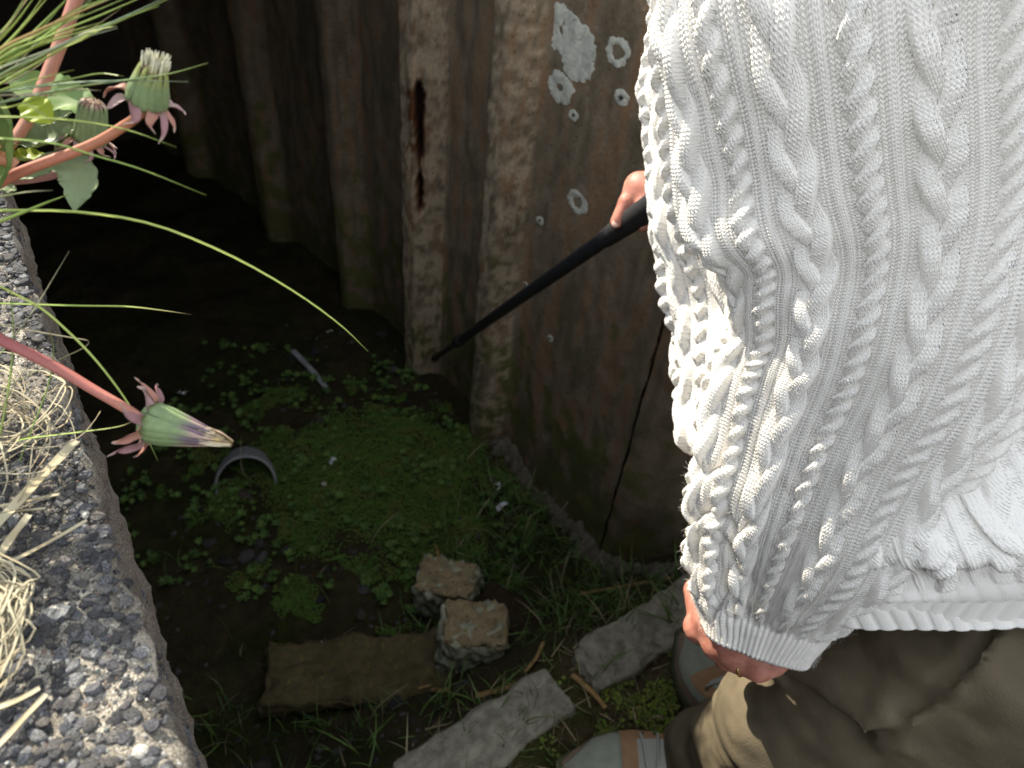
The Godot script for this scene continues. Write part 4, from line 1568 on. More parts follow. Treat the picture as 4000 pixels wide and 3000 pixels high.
func build_trousers(who: Node3D) -> void:
	var f := Field.new(Vector3(0.16, 0.05, -0.76), Vector3(0.80, 0.95, -0.18), 0.0062)
	var hl := Vector3(0.54, 0.705, -0.36)
	var hr := Vector3(0.59, 0.70, -0.55)
	var kl := Vector3(0.3683,0.4022,-0.3741)
	var kr := Vector3(0.40, 0.49, -0.56)
	f.bone(Vector3(0.54, 0.76, -0.46), Vector3(0.60, 0.70, -0.45), 0.15, 0.15, 0.05)
	f.bone(hl, kl, 0.125, 0.082, 0.04)
	f.bone(kl, Vector3(0.357, 0.105, -0.448), 0.074, 0.060, 0.03)
	f.bone(Vector3(0.352, 0.13, -0.452), Vector3(0.35, 0.075, -0.452), 0.062, 0.064, 0.02)
	f.bone(hr, kr, 0.125, 0.09, 0.04)
	f.bone(kr, Vector3(0.455, 0.10, -0.49), 0.082, 0.062, 0.03)
	# the slack of the thigh hangs over the knee as a deep fold
	f.bone(Vector3(0.3268,0.5252,-0.3832), Vector3(0.3766,0.5679,-0.3139), 0.028, 0.034, 0.016)
	f.bone(Vector3(0.3097,0.5169,-0.3648), Vector3(0.3454,0.5392,-0.3060), 0.012, 0.015, 0.006, true)
	f.bone(Vector3(0.3454,0.5392,-0.3060), Vector3(0.3693,0.5632,-0.2921), 0.013, 0.004, 0.010, true)
	# shallow creases towards the seat and the ankle
	f.bone(Vector3(0.3616,0.5554,-0.2789), Vector3(0.4057,0.6428,-0.2828), 0.006, 0.007, 0.02, true)
	var cw := noise_of(161, 7.0, 3)
	# cloth waves
	for z in f.nz:
		for y in f.ny:
			for x in f.nx:
				var i := (z * f.ny + y) * f.nx + x
				if absf(f.f[i]) < 0.03:
					var p := f.o + Vector3(x, y, z) * f.h
					f.f[i] += cw.get_noise_3d(p.x * 0.8, p.y * 1.6, p.z) * 0.012
	# the side seam: a ridge of doubled cloth beside a sunk line, from the hem down to the fold
	var sp := onto(f, PackedVector3Array([Vector3(0.4085,0.7093,-0.3327),Vector3(0.4068,0.6739,-0.3246),Vector3(0.4006,0.6374,-0.3172),Vector3(0.3931,0.6043,-0.3147),Vector3(0.3880,0.5760,-0.3163)]), Vector3(0.5, -0.72, -0.48).normalized())
	for k in sp.size() - 1:
		f.bone(sp[k] + Vector3(0.006, 0, 0.006), sp[k + 1] + Vector3(0.006, 0, 0.006), 0.006, 0.006, 0.008)
	for k in sp.size() - 1:
		f.bone(sp[k], sp[k + 1], 0.0065, 0.0065, 0.003, true)
	var v := PackedVector3Array()
	var n := PackedVector3Array()
	var ix := PackedInt32Array()
	f.net(v, n, ix)
	var tr := part("trousers", make_mesh(v, smooth_normals(v, ix), ix), M.trouser, who, "olive-brown trousers with a deep fold above the knee")

func sample(f: Field, p: Vector3) -> float:
	var q := (p - f.o) / f.h
	var x := clampi(int(q.x), 0, f.nx - 2)
	var y := clampi(int(q.y), 0, f.ny - 2)
	var z := clampi(int(q.z), 0, f.nz - 2)
	var u := q.x - x
	var v := q.y - y
	var w := q.z - z
	return lerpf(lerpf(lerpf(f.at(x, y, z), f.at(x + 1, y, z), u), lerpf(f.at(x, y + 1, z), f.at(x + 1, y + 1, z), u), v), lerpf(lerpf(f.at(x, y, z + 1), f.at(x + 1, y, z + 1), u), lerpf(f.at(x, y + 1, z + 1), f.at(x + 1, y + 1, z + 1), u), v), w)

# moves the points of a line onto the cloth, looking along `way`
func onto(f: Field, pts: PackedVector3Array, way: Vector3) -> PackedVector3Array:
	var out := PackedVector3Array()
	for p in pts:
		var q := p - way * 0.12
		for i in 90:
			var d := sample(f, q)
			if d < 0.0003:
				break
			q += way * clampf(d * 0.6, 0.0003, 0.02)
		out.append(q)
	return out

# ---------------------------------------------------------------- shoes
# z = 0 at the heel, -z at the toe; the sole stands on y = 0
const SHOE_L := 0.288
func shoe_half(t: float) -> float:
	return lerp_list([0.022, 0.036, 0.037, 0.035, 0.037, 0.043, 0.047, 0.046, 0.040, 0.024, 0.004], t)

func shoe_mid(t: float) -> float:
	return lerp_list([0.0, 0.0, 0.0, 0.0, 0.001, 0.003, 0.004, 0.004, 0.002, -0.002, -0.003], t)

func shoe_top(t: float) -> float:
	return lerp_list([0.070, 0.098, 0.105, 0.107, 0.103, 0.094, 0.080, 0.069, 0.062, 0.050, 0.030], t)

func upper_point(t: float, w: float, side: float, out := 0.0) -> Vector3:
	# w from -1 (outer welt) over 0 (ridge) to 1
	var a := w * PI * 0.5
	var hw := shoe_half(t)
	var top := shoe_top(t)
	var x := signf(w) * pow(absf(sin(a)), 0.78) * (hw + out)
	var y := 0.028 + (top - 0.028 + out) * pow(absf(cos(a)), 0.62)
	return Vector3((x + shoe_mid(t)) * side, y, -t * SHOE_L)

func upper_patch(t0: float, t1: float, w0: Callable, w1: Callable, side: float, out: float, nt := 22, nw := 18) -> ArrayMesh:
	var p := PackedVector3Array()
	for i in nt + 1:
		var t := lerpf(t0, t1, float(i) / nt)
		for j in nw + 1:
			var w := lerpf(w0.call(t), w1.call(t), float(j) / nw)
			p.append(upper_point(t, clampf(w, -1.0, 1.0), side, out))
	return thick(p, nw + 1, nt + 1, 0.0016)

func shoe(who: Node3D, at: Vector3, turn: float, side: float, label: String) -> void:
	var root := Node3D.new()
	root.name = "shoe"
	root.set_meta("label", label)
	who.add_child(root, true)
	root.transform = Transform3D(Basis(Vector3.UP, turn), at)
	# sole
	var p := PackedVector3Array()
	var prof := [[0.0, 0.0], [0.9, 0.0], [1.0, 0.004], [1.03, 0.014], [1.0, 0.026], [0.93, 0.030], [0.0, 0.030]]
	var nt := 60
	for q in prof:
		for i in nt + 1:
			var a := TAU * i / nt
			var t := 0.5 - 0.5 * cos(a)
			var sgn := 1.0 if sin(a) >= 0 else -1.0
			var hw: float = (shoe_half(t) + 0.004) * q[0]
			var tz := 0.5 + (t - 0.5) * (1.03 if q[0] > 0.5 else 0.96)
			p.append(Vector3((sgn * hw + shoe_mid(t)) * side, q[1] + 0.006 * pow(t, 6.0), -tz * SHOE_L))
	part("sole", sheet(p, nt + 1, prof.size(), true, side > 0), M.rubber, root)
	part("upper", upper_patch(0.0, 1.0, func(_t): return -1.0, func(_t): return 1.0, side, 0.0, 44, 30), M.suede, root)
	# toe rand in pinkish brown round the front, wrapping back along the welt
	part("toe_rand", upper_patch(0.55, 1.0, func(_t): return -1.0, func(t): return lerpf(-0.86, -0.02, smoothstep(0.78, 1.0, t)), side, 0.0016, 26, 10), M.toe, root)
	part("toe_rand", upper_patch(0.55, 1.0, func(_t): return 1.0, func(t): return lerpf(0.86, 0.02, smoothstep(0.78, 1.0, t)), side, 0.0016, 26, 10), M.toe, root)
	# tan lacing panels either side of the tongue, and the bar that joins them
	part("lacing_panel", upper_patch(0.28, 0.66, func(_t): return -0.62, func(t): return -0.27, side, 0.0024, 16, 8), M.tan, root)
	part("lacing_panel", upper_patch(0.28, 0.66, func(_t): return 0.27, func(t): return 0.62, side, 0.0024, 16, 8), M.tan, root)
	part("lacing_bar", upper_patch(0.60, 0.68, func(_t): return -0.58, func(_t): return 0.58, side, 0.0032, 6, 20), M.tan, root)
	part("tongue", upper_patch(0.24, 0.60, func(_t): return -0.25, func(_t): return 0.25, side, 0.0030, 12, 8), M.lace, root)
	for k in 5:
		var t := 0.32 + 0.062 * k
		var pts := PackedVector3Array()
		for j in 7:
			pts.append(upper_point(t + (0.012 if k % 2 == 0 else -0.012) * (j - 3) / 3.0, lerpf(-0.36, 0.36, j / 6.0), side, 0.0062))
		part("lace", tube(pts, [0.0022, 0.0024, 0.0022], 12, 6), M.lace, root)
		for s in [-0.40, 0.40]:
			var ey := CylinderMesh.new()
			ey.top_radius = 0.003
			ey.bottom_radius = 0.0035
			ey.height = 0.003
			ey.radial_segments = 10
			var o := part("eyelet", ey, M.rubber, root)
			o.position = upper_point(t, s, side, 0.004)

# ---------------------------------------------------------------- the pole in the far hand
func build_pole() -> void:
	var pole := thing("telescopic_pole", "black telescopic pole held in the far hand, its tip at the wall's foot", "pole")
	var a := Vector3(0.1797,0.7971,-0.8470)
	var b := Vector3(0.1260,0.7393,-0.8615)
	var tip := Vector3(-0.255, -0.245, -1.70)
	var d := (tip - b).normalized()
	a = b - d * 0.13
	M.black = mat(0.38, null, Vector3.ONE, lin(0.022, 0.022, 0.026))
	M.grip = mat(0.8, null, Vector3.ONE, lin(0.02, 0.02, 0.022), height_texture(128, 171, 0.2, 0.4, 0.5), 0.1)
	M.grip.uv1_scale = Vector3(20, 20, 20)
	var l := b.distance_to(tip)
	part("grip", tube(PackedVector3Array([a, a + d * 0.02, a + d * 0.1, b + d * 0.06]), [0.011, 0.0165, 0.016, 0.0135], 24, 20), M.grip, pole)
	part("shaft", tube(PackedVector3Array([b + d * 0.05, b + d * (l * 0.38), b + d * (l * 0.72)]), [0.0118, 0.0118], 8, 20), M.black, pole)
	part("collar", tube(PackedVector3Array([b + d * (l * 0.71), b + d * (l * 0.715), b + d * (l * 0.745), b + d * (l * 0.75)]), [0.012, 0.0155, 0.0155, 0.012], 18, 20), M.grip, pole)
	part("thin_section", tube(PackedVector3Array([b + d * (l * 0.74), b + d * (l * 0.97)]), [0.0088, 0.0088], 6, 16), M.black, pole)
	part("tip", tube(PackedVector3Array([b + d * (l * 0.965), b + d * (l * 0.98), tip]), [0.010, 0.010, 0.005], 8, 16), M.grip, pole)


# ---------------------------------------------------------------- plants on the slab
const G1 := Color(0.32, 0.46, 0.11)
const G2 := Color(0.44, 0.56, 0.14)
const G3 := Color(0.32, 0.44, 0.24)
const G4 := Color(0.48, 0.55, 0.14)
const PALE := Color(0.52, 0.47, 0.33)
const STRAW := Color(0.44, 0.36, 0.22)
const TOP_VIEW := Vector3(-0.1, 0.98, 0.12)

# carries a plant's line back to where it grows out of the slab
func rooted(pts: PackedVector3Array) -> PackedVector3Array:
	var q := pts[0]
	if q.y < SLAB_TOP + 0.012:
		return pts
	var back := (pts[0] - pts[1])
	back.y = 0.0
	back = back.normalized() * 0.05
	var out := PackedVector3Array()
	out.append(Vector3(q.x + back.x * 1.6, SLAB_TOP - 0.004, q.z + back.z * 1.6))
	out.append(Vector3(q.x + back.x, lerpf(SLAB_TOP, q.y, 0.6), q.z + back.z))
	out.append_array(pts)
	return out

func grass_blade(parent: Node3D, pts: PackedVector3Array, w: float, cols: Array, keel := 0.55, dry := false) -> void:
	part("blade", blade(pts, [w * 0.7, w * 0.85, w * 0.85, w * 0.8, w * 0.68, w * 0.42, w * 0.06], TOP_VIEW, 34, keel, cols, 0.0, 0.0, 4), M.dry if dry else M.grass, parent)

func build_plants() -> void:
	# --- the dense tuft at the upper left
	var tuft := thing("grass_tuft", "dense tuft of narrow green grass blades fanning over the upper dandelion", "grass")
	var root := slab_point(0.30, 0.16, SLAB_TOP)
	var fan := [
		[PackedVector3Array([Vector3(-0.1903,1.0979,-0.2082),Vector3(-0.1747,1.1081,-0.2158),Vector3(-0.1552,1.1179,-0.2245),Vector3(-0.1369,1.1259,-0.2297),Vector3(-0.1188,1.1344,-0.2334)]), 0.00078, [G3, G3, Color(0.42, 0.52, 0.36)]],
		[PackedVector3Array([Vector3(-0.1901,1.1006,-0.2097),Vector3(-0.1765,1.1090,-0.2168),Vector3(-0.1685,1.1131,-0.2168),Vector3(-0.1535,1.1188,-0.2222),Vector3(-0.1424,1.1242,-0.2240),Vector3(-0.1338,1.1273,-0.2229)]), 0.0007, [G3, Color(0.50, 0.56, 0.44), PALE]],
		[PackedVector3Array([Vector3(-0.1840,1.1007,-0.2009),Vector3(-0.1698,1.1087,-0.2085),Vector3(-0.1630,1.1122,-0.2074),Vector3(-0.1528,1.1177,-0.2094),Vector3(-0.1421,1.1235,-0.2115),Vector3(-0.1330,1.1277,-0.2114)]), 0.00062, [G1, G2, G4]],
		[PackedVector3Array([Vector3(-0.1838,1.1026,-0.2020),Vector3(-0.1707,1.1048,-0.2074),Vector3(-0.1646,1.1067,-0.2064),Vector3(-0.1466,1.1103,-0.2147),Vector3(-0.1309,1.1128,-0.2195),Vector3(-0.1175,1.1154,-0.2220),Vector3(-0.1051,1.1195,-0.2238)]), 0.00068, [G1, G3, G3, G2]],
		[PackedVector3Array([Vector3(-0.1836,1.1052,-0.2035),Vector3(-0.1705,1.1075,-0.2088),Vector3(-0.1643,1.1095,-0.2078),Vector3(-0.1465,1.1117,-0.2153),Vector3(-0.1309,1.1127,-0.2194),Vector3(-0.1125,1.1131,-0.2236)]), 0.00062, [G3, G3, Color(0.45, 0.53, 0.38)]],
		[PackedVector3Array([Vector3(-0.1797,1.1041,-0.1993),Vector3(-0.1643,1.1098,-0.2080),Vector3(-0.1543,1.1133,-0.2105),Vector3(-0.1423,1.1167,-0.2138)]), 0.0005, [G1, G2, G4]],
		[PackedVector3Array([Vector3(-0.1795,1.1073,-0.2011),Vector3(-0.1644,1.1087,-0.2074),Vector3(-0.1552,1.1095,-0.2082),Vector3(-0.1467,1.1104,-0.2082)]), 0.00045, [PALE, PALE]],
		[PackedVector3Array([Vector3(-0.1767,1.1045,-0.1951),Vector3(-0.1659,1.1048,-0.1999),Vector3(-0.1609,1.1055,-0.1997),Vector3(-0.1485,1.1046,-0.2043),Vector3(-0.1365,1.1031,-0.2076),Vector3(-0.1264,1.1013,-0.2089),Vector3(-0.1141,1.0973,-0.2099)]), 0.00058, [G2, G4, G2]],
		[PackedVector3Array([Vector3(-0.1771,1.0988,-0.1919),Vector3(-0.1658,1.0996,-0.1963),Vector3(-0.1603,1.1006,-0.1955),Vector3(-0.1474,1.0992,-0.1992),Vector3(-0.1363,1.0964,-0.2001),Vector3(-0.1222,1.0924,-0.2017),Vector3(-0.1041,1.0856,-0.2027)]), 0.00062, [G2, G2, G1, G2]],
		[PackedVector3Array([Vector3(-0.1913,1.0722,-0.1925),Vector3(-0.1802,1.0715,-0.2007),Vector3(-0.1761,1.0712,-0.2022),Vector3(-0.1574,1.0673,-0.2130),Vector3(-0.1360,1.0604,-0.2214),Vector3(-0.1116,1.0482,-0.2254),Vector3(-0.0886,1.0352,-0.2249),Vector3(-0.0704,1.0242,-0.2213),Vector3(-0.0587,1.0163,-0.2166)]), 0.0009, [G2, G2, G4, G2]],
		[PackedVector3Array([Vector3(-0.1830,1.0785,-0.1893),Vector3(-0.1728,1.0793,-0.1955),Vector3(-0.1687,1.0803,-0.1961),Vector3(-0.1618,1.0814,-0.1989),Vector3(-0.1542,1.0818,-0.2016)]), 0.0006, [G1, G2, PALE]],
		[PackedVector3Array([Vector3(-0.1912,1.0628,-0.1860),Vector3(-0.1797,1.0672,-0.1971),Vector3(-0.1752,1.0687,-0.1992),Vector3(-0.1690,1.0708,-0.2029),Vector3(-0.1625,1.0733,-0.2069),Vector3(-0.1561,1.0756,-0.2104)]), 0.00135, [G1, G2, G1]],
		[PackedVector3Array([Vector3(-0.1925,1.1058,-0.2240),Vector3(-0.1821,1.1135,-0.2311),Vector3(-0.1737,1.1209,-0.2357),Vector3(-0.1667,1.1297,-0.2393)]), 0.0009, [G1, G2]],
		[PackedVector3Array([Vector3(-0.1927,1.1037,-0.2229),Vector3(-0.1811,1.1127,-0.2316),Vector3(-0.1726,1.1204,-0.2364),Vector3(-0.1644,1.1296,-0.2409)]), 0.0011, [G1, G2]],
		[PackedVector3Array([Vector3(-0.1898,1.1032,-0.2183),Vector3(-0.1778,1.1120,-0.2272),Vector3(-0.1682,1.1206,-0.2332),Vector3(-0.1578,1.1313,-0.2396)]), 0.001, [G2, G4]],
		[PackedVector3Array([Vector3(-0.1869,1.1021,-0.2132),Vector3(-0.1746,1.1113,-0.2229),Vector3(-0.1646,1.1191,-0.2289),Vector3(-0.1500,1.1322,-0.2387)]), 0.0011, [G3, G2]],
		[PackedVector3Array([Vector3(-0.1880,1.1009,-0.2117),Vector3(-0.1748,1.1092,-0.2219),Vector3(-0.1624,1.1175,-0.2299),Vector3(-0.1453,1.1307,-0.2412)]), 0.0009, [G3, G3]],
		[PackedVector3Array([Vector3(-0.1850,1.1019,-0.2078),Vector3(-0.1708,1.1135,-0.2195),Vector3(-0.1591,1.1198,-0.2256),Vector3(-0.1457,1.1282,-0.2327),Vector3(-0.1341,1.1329,-0.2364)]), 0.0009, [G2, G1]],
		[PackedVector3Array([Vector3(-0.1851,1.1006,-0.2071),Vector3(-0.1694,1.1148,-0.2194),Vector3(-0.1560,1.1210,-0.2251),Vector3(-0.1397,1.1277,-0.2316),Vector3(-0.1255,1.1340,-0.2356)]), 0.0008, [G1, G2]],
		[PackedVector3Array([Vector3(-0.1806,1.1067,-0.2068),Vector3(-0.1671,1.1169,-0.2171),Vector3(-0.1580,1.1220,-0.2208),Vector3(-0.1474,1.1284,-0.2255),Vector3(-0.1377,1.1349,-0.2290)]), 0.0006, [Color(0.45, 0.35, 0.14), Color(0.40, 0.27, 0.10)]],
		[PackedVector3Array([Vector3(-0.1742,1.1118,-0.2007),Vector3(-0.1618,1.1208,-0.2110),Vector3(-0.1514,1.1258,-0.2173),Vector3(-0.1417,1.1302,-0.2220),Vector3(-0.1329,1.1340,-0.2256)]), 0.0011, [Color(0.30, 0.36, 0.10), Color(0.45, 0.30, 0.10), Color(0.40, 0.24, 0.09)]],
		[PackedVector3Array([Vector3(-0.1863,1.1089,-0.2168),Vector3(-0.1716,1.1198,-0.2262),Vector3(-0.1661,1.1240,-0.2252),Vector3(-0.1593,1.1306,-0.2259),Vector3(-0.1539,1.1349,-0.2247)]), 0.0006, [PALE, STRAW]],
		[PackedVector3Array([Vector3(-0.1820,1.1009,-0.2029),Vector3(-0.1669,1.1120,-0.2136),Vector3(-0.1566,1.1170,-0.2168),Vector3(-0.1450,1.1224,-0.2204),Vector3(-0.1315,1.1268,-0.2242)]), 0.0007, [G2, Color(0.5, 0.55, 0.4)]],
		[PackedVector3Array([Vector3(-0.1819,1.1029,-0.2039),Vector3(-0.1663,1.1176,-0.2163),Vector3(-0.1560,1.1226,-0.2193),Vector3(-0.1473,1.1272,-0.2205),Vector3(-0.1387,1.1308,-0.2210)]), 0.0008, [G1, G4]]]
	for q in fan:
		grass_blade(tuft, rooted(q[0]), q[1], q[2])
	# more of the same between them
	var fr := RandomNumberGenerator.new()
	fr.seed = 55
	for k in 16:
		var src: PackedVector3Array = fan[[0, 1, 2, 12, 13, 14, 15, 16, 17, 18, 22, 23][k % 12]][0].duplicate()
		var shift := Vector3(fr.randf_range(-0.006, 0.004), fr.randf_range(-0.010, 0.004), fr.randf_range(-0.008, 0.004))
		var droop := fr.randf_range(-0.001, 0.003)
		for i in src.size():
			src[i] += shift + Vector3(0.0, -droop * i, 0.0)
		grass_blade(tuft, rooted(src), fr.randf_range(0.0004, 0.0008), [[G1, G2], [G3, G2], [G2, G4], [PALE, STRAW]][k % 4])
	# --- thin blades below it
	var low := thing("grass_tuft", "sparse thin grass blades crossing the lower dandelion stem", "grass")
	var thin := [
		[PackedVector3Array([Vector3(-0.1999,1.0004,-0.1707),Vector3(-0.1900,1.0161,-0.1846),Vector3(-0.1811,1.0266,-0.1907),Vector3(-0.1723,1.0376,-0.1962),Vector3(-0.1610,1.0548,-0.2073)]), 0.00062, [G1, G3, PALE]],
		[PackedVector3Array([Vector3(-0.2063,1.0332,-0.1963),Vector3(-0.1920,1.0313,-0.2023),Vector3(-0.1698,1.0267,-0.2117),Vector3(-0.1531,1.0249,-0.2169),Vector3(-0.1406,1.0237,-0.2185),Vector3(-0.1294,1.0229,-0.2190)]), 0.0006, [G1, G1, G2, Color(0.4, 0.3, 0.15)]],
		[PackedVector3Array([Vector3(-0.1922,1.0529,-0.1937),Vector3(-0.1822,1.0450,-0.1952),Vector3(-0.1719,1.0371,-0.1961),Vector3(-0.1641,1.0297,-0.1945),Vector3(-0.1552,1.0203,-0.1914),Vector3(-0.1466,1.0105,-0.1867),Vector3(-0.1394,1.0021,-0.1814),Vector3(-0.1345,0.9963,-0.1765),Vector3(-0.1291,0.9898,-0.1707)]), 0.00052, [G1, G4, G2, G2]],
		[PackedVector3Array([Vector3(-0.1892,1.0382,-0.1848),Vector3(-0.1833,1.0330,-0.1892),Vector3(-0.1768,1.0276,-0.1935),Vector3(-0.1664,1.0208,-0.1996),Vector3(-0.1632,1.0176,-0.2023),Vector3(-0.1655,1.0149,-0.2009),Vector3(-0.1739,1.0123,-0.1942),Vector3(-0.1841,1.0091,-0.1845),Vector3(-0.1951,1.0058,-0.1727)]), 0.0004, [STRAW, PALE, STRAW, G1]],
		[PackedVector3Array([Vector3(-0.1746,1.0482,-0.1910),Vector3(-0.1771,1.0333,-0.1873),Vector3(-0.1804,1.0209,-0.1844),Vector3(-0.1841,1.0057,-0.1772),Vector3(-0.1881,0.9930,-0.1713),Vector3(-0.1924,0.9799,-0.1636)]), 0.0006, [G1, G2, G1]],
		[PackedVector3Array([Vector3(-0.1699,1.0283,-0.1943),Vector3(-0.1709,1.0190,-0.1930),Vector3(-0.1737,1.0077,-0.1878),Vector3(-0.1776,0.9978,-0.1822),Vector3(-0.1818,0.9886,-0.1766),Vector3(-0.1854,0.9798,-0.1713)]), 0.0004, [G1, G1]],
		[PackedVector3Array([Vector3(-0.1878,0.9851,-0.1754),Vector3(-0.1797,0.9915,-0.1728),Vector3(-0.1612,0.9945,-0.1761),Vector3(-0.1444,0.9987,-0.1779),Vector3(-0.1349,1.0062,-0.1768)]), 0.0004, [G1, G2, STRAW]],
		[PackedVector3Array([Vector3(-0.1800,0.9366,-0.1314),Vector3(-0.1783,0.9410,-0.1371),Vector3(-0.1731,0.9447,-0.1453),Vector3(-0.1666,0.9469,-0.1521),Vector3(-0.1618,0.9481,-0.1547),Vector3(-0.1564,0.9486,-0.1567)]), 0.0005, [G1, G2, G4]],
		[PackedVector3Array([Vector3(-0.1901,1.0036,-0.1664),Vector3(-0.1830,1.0070,-0.1720),Vector3(-0.1785,1.0144,-0.1785),Vector3(-0.1736,1.0205,-0.1836)]), 0.0004, [G1, STRAW]]]
	for k in thin.size():
		var q: Array = thin[k]
		var line: PackedVector3Array = q[0]
		if k in [4, 5]:
			line.reverse()
		elif k in [0, 1, 2, 3, 8]:
			line = rooted(line)
		grass_blade(low, line, q[1], q[2], 0.4)

	# --- dry stalks lying on the slab
	var flat := [
		[PackedVector3Array([Vector3(-0.1778,0.9790,-0.1325),Vector3(-0.1749,0.9810,-0.1421),Vector3(-0.1708,0.9830,-0.1601),Vector3(-0.1663,0.9850,-0.1800)]), 0.0022, "broad flattened straw lying across the slab near its edge"],
		[PackedVector3Array([Vector3(-0.1687,0.9780,-0.1190),Vector3(-0.1683,0.9793,-0.1303),Vector3(-0.1674,0.9807,-0.1386),Vector3(-0.1661,0.9820,-0.1462)]), 0.0016, "shorter flattened straw at the left edge of the slab"],
		[PackedVector3Array([Vector3(-0.1866,0.9770,-0.1494),Vector3(-0.1815,0.9780,-0.1509),Vector3(-0.1718,0.9790,-0.1543),Vector3(-0.1625,0.9800,-0.1579)]), 0.0008, "thin pale straw below the broad one"],
		[PackedVector3Array([Vector3(-0.1703,0.9780,-0.1216),Vector3(-0.1653,0.9797,-0.1257),Vector3(-0.1551,0.9813,-0.1349),Vector3(-0.1450,0.9830,-0.1458)]), 0.0008, "thin tan stalk between the straw and the green blade"],
		[PackedVector3Array([Vector3(-0.1412,0.9790,-0.0790),Vector3(-0.1378,0.9800,-0.0814),Vector3(-0.1329,0.9810,-0.0839),Vector3(-0.1286,0.9820,-0.0872)]), 0.0009, "upper of two dry stalks low on the slab"],
		[PackedVector3Array([Vector3(-0.1347,0.9790,-0.0687),Vector3(-0.1318,0.9800,-0.0716),Vector3(-0.1289,0.9810,-0.0784),Vector3(-0.1257,0.9820,-0.0857)]), 0.0010, "lower of two dry stalks low on the slab"],
		[PackedVector3Array([Vector3(-0.1816,0.9770,-0.1445),Vector3(-0.1745,0.9785,-0.1489),Vector3(-0.1639,0.9800,-0.1510)]), 0.0006, "short thin straw below the thin pale one"]]
	for q in flat:
		var o := single("straw", blade(q[0], [q[1], q[1], q[1] * 0.95, q[1] * 0.9, q[1] * 0.85], Vector3.UP, 16, 0.35, [STRAW, PALE, STRAW, PALE], 0.12), M.dry, q[2], "straw", "dry straws on the slab")
	# curled dead grass in two bunches
	var r2 := RandomNumberGenerator.new()
	for bunch in 2:
		r2.seed = 900 + bunch
		var t := thing("dry_grass", ["curled dead grass bunch at the left edge beside the lower stem", "matted dead grass hanging from the left edge, lower bunch"][bunch], "dry grass", "dead grass on the slab")
		for k in 64 if bunch == 0 else 34:
			var pts := PackedVector3Array()
			if bunch == 0:
				var c := DRY_A + Vector3(r2.randf_range(-0.030, 0.012), 0.006, r2.randf_range(-0.020, 0.020))
				var a := r2.randf() * TAU
				var rad := r2.randf_range(0.008, 0.022)
				var turn := r2.randf_range(1.2, 4.2) * (1 if r2.randf() < 0.5 else -1)
				for i in 7:
					var f := i / 6.0
					pts.append(c + Vector3(cos(a + turn * f) * rad * (1.0 + 0.6 * f), 0.003 + 0.010 * sin(f * PI) * r2.randf_range(0.4, 1.2), sin(a + turn * f) * rad * (1.0 + f * 0.4)))
			else:
				var s := DRY_B[0] + Vector3(r2.randf_range(-0.008, 0.006), 0.004 + r2.randf() * 0.006, r2.randf_range(-0.006, 0.006))
				var m := DRY_B[1] + Vector3(r2.randf_range(-0.006, 0.006), 0.006 + r2.randf() * 0.006, r2.randf_range(-0.004, 0.004))
				var e := DRY_B[2] + Vector3(r2.randf_range(-0.012, 0.006), 0.004 + r2.randf() * 0.004, r2.randf_range(-0.01, 0.01))
				var pre := s + Vector3(r2.randf_range(-0.03, -0.01), 0.002, r2.randf_range(-0.01, 0.012))
				pts.append_array([pre, s, m, e, e + Vector3(-0.01, 0, 0.02)])
			var c0: Color = [STRAW, PALE, Color(0.45, 0.36, 0.22)][r2.randi() % 3]
			var ww := r2.randf_range(0.00015, 0.00038)
			part("blade", blade(pts, [ww, ww, ww, ww * 0.6], Vector3.UP, 14, 0.4, [c0, PALE, c0], 0.0, 0.0, 2), M.dry, t)

	# --- dandelions
	var up := thing("dandelion_plant", "dandelion with red stems, two closed heads and broad leaves at the upper left", "dandelion", "dandelions on the slab")
	var red := [Color(0.42, 0.13, 0.09), Color(0.52, 0.19, 0.12), Color(0.50, 0.22, 0.12)]
	part("stem", tube(rooted(PackedVector3Array([Vector3(-0.1933,1.0687,-0.2112),Vector3(-0.1853,1.0731,-0.2155),Vector3(-0.1781,1.0767,-0.2183),Vector3(-0.1689,1.0802,-0.2222),Vector3(-0.1591,1.0837,-0.2262),Vector3(-0.1505,1.0876,-0.2291),Vector3(-0.1424,1.0925,-0.2318),Vector3(-0.1370,1.0963,-0.2321),Vector3(-0.1330,1.1004,-0.2316)])), [0.0021, 0.0020, 0.0018, 0.0017, 0.0016], 30, 14, 1.0, red), M.stem, up)
	part("stem", tube(rooted(PackedVector3Array([Vector3(-0.2173,1.0652,-0.2163),Vector3(-0.2042,1.0711,-0.2267),Vector3(-0.1928,1.0764,-0.2341),Vector3(-0.1854,1.0835,-0.2385),Vector3(-0.1788,1.0932,-0.2430),Vector3(-0.1710,1.1073,-0.2493),Vector3(-0.1647,1.1182,-0.2527),Vector3(-0.1591,1.1278,-0.2546),Vector3(-0.1533,1.1386,-0.2564)])), [0.0026, 0.0028, 0.0030, 0.0036, 0.0036, 0.0034], 30, 14, 0.6, [Color(0.48, 0.22, 0.16), Color(0.58, 0.29, 0.21), Color(0.50, 0.20, 0.15)]), M.stem, up, "broad flattened pinkish stem leaning out of the picture")
	part("stem", tube(rooted(PackedVector3Array([Vector3(-0.2231,1.0604,-0.2307),Vector3(-0.2071,1.0613,-0.2365),Vector3(-0.1903,1.0625,-0.2420),Vector3(-0.1792,1.0659,-0.2436),Vector3(-0.1716,1.0708,-0.2431),Vector3(-0.1656,1.0766,-0.2418)])), [0.0018, 0.0018, 0.0017], 16, 12, 1.0, [Color(0.36, 0.16, 0.15), Color(0.42, 0.22, 0.20)]), M.stem, up)
	part("stem", tube(rooted(PackedVector3Array([Vector3(-0.1816,1.0871,-0.2104),Vector3(-0.1789,1.0858,-0.2120),Vector3(-0.1756,1.0840,-0.2138),Vector3(-0.1739,1.0819,-0.2140)])), [0.0024, 0.0022], 10, 12, 1.0, red), M.stem, up)
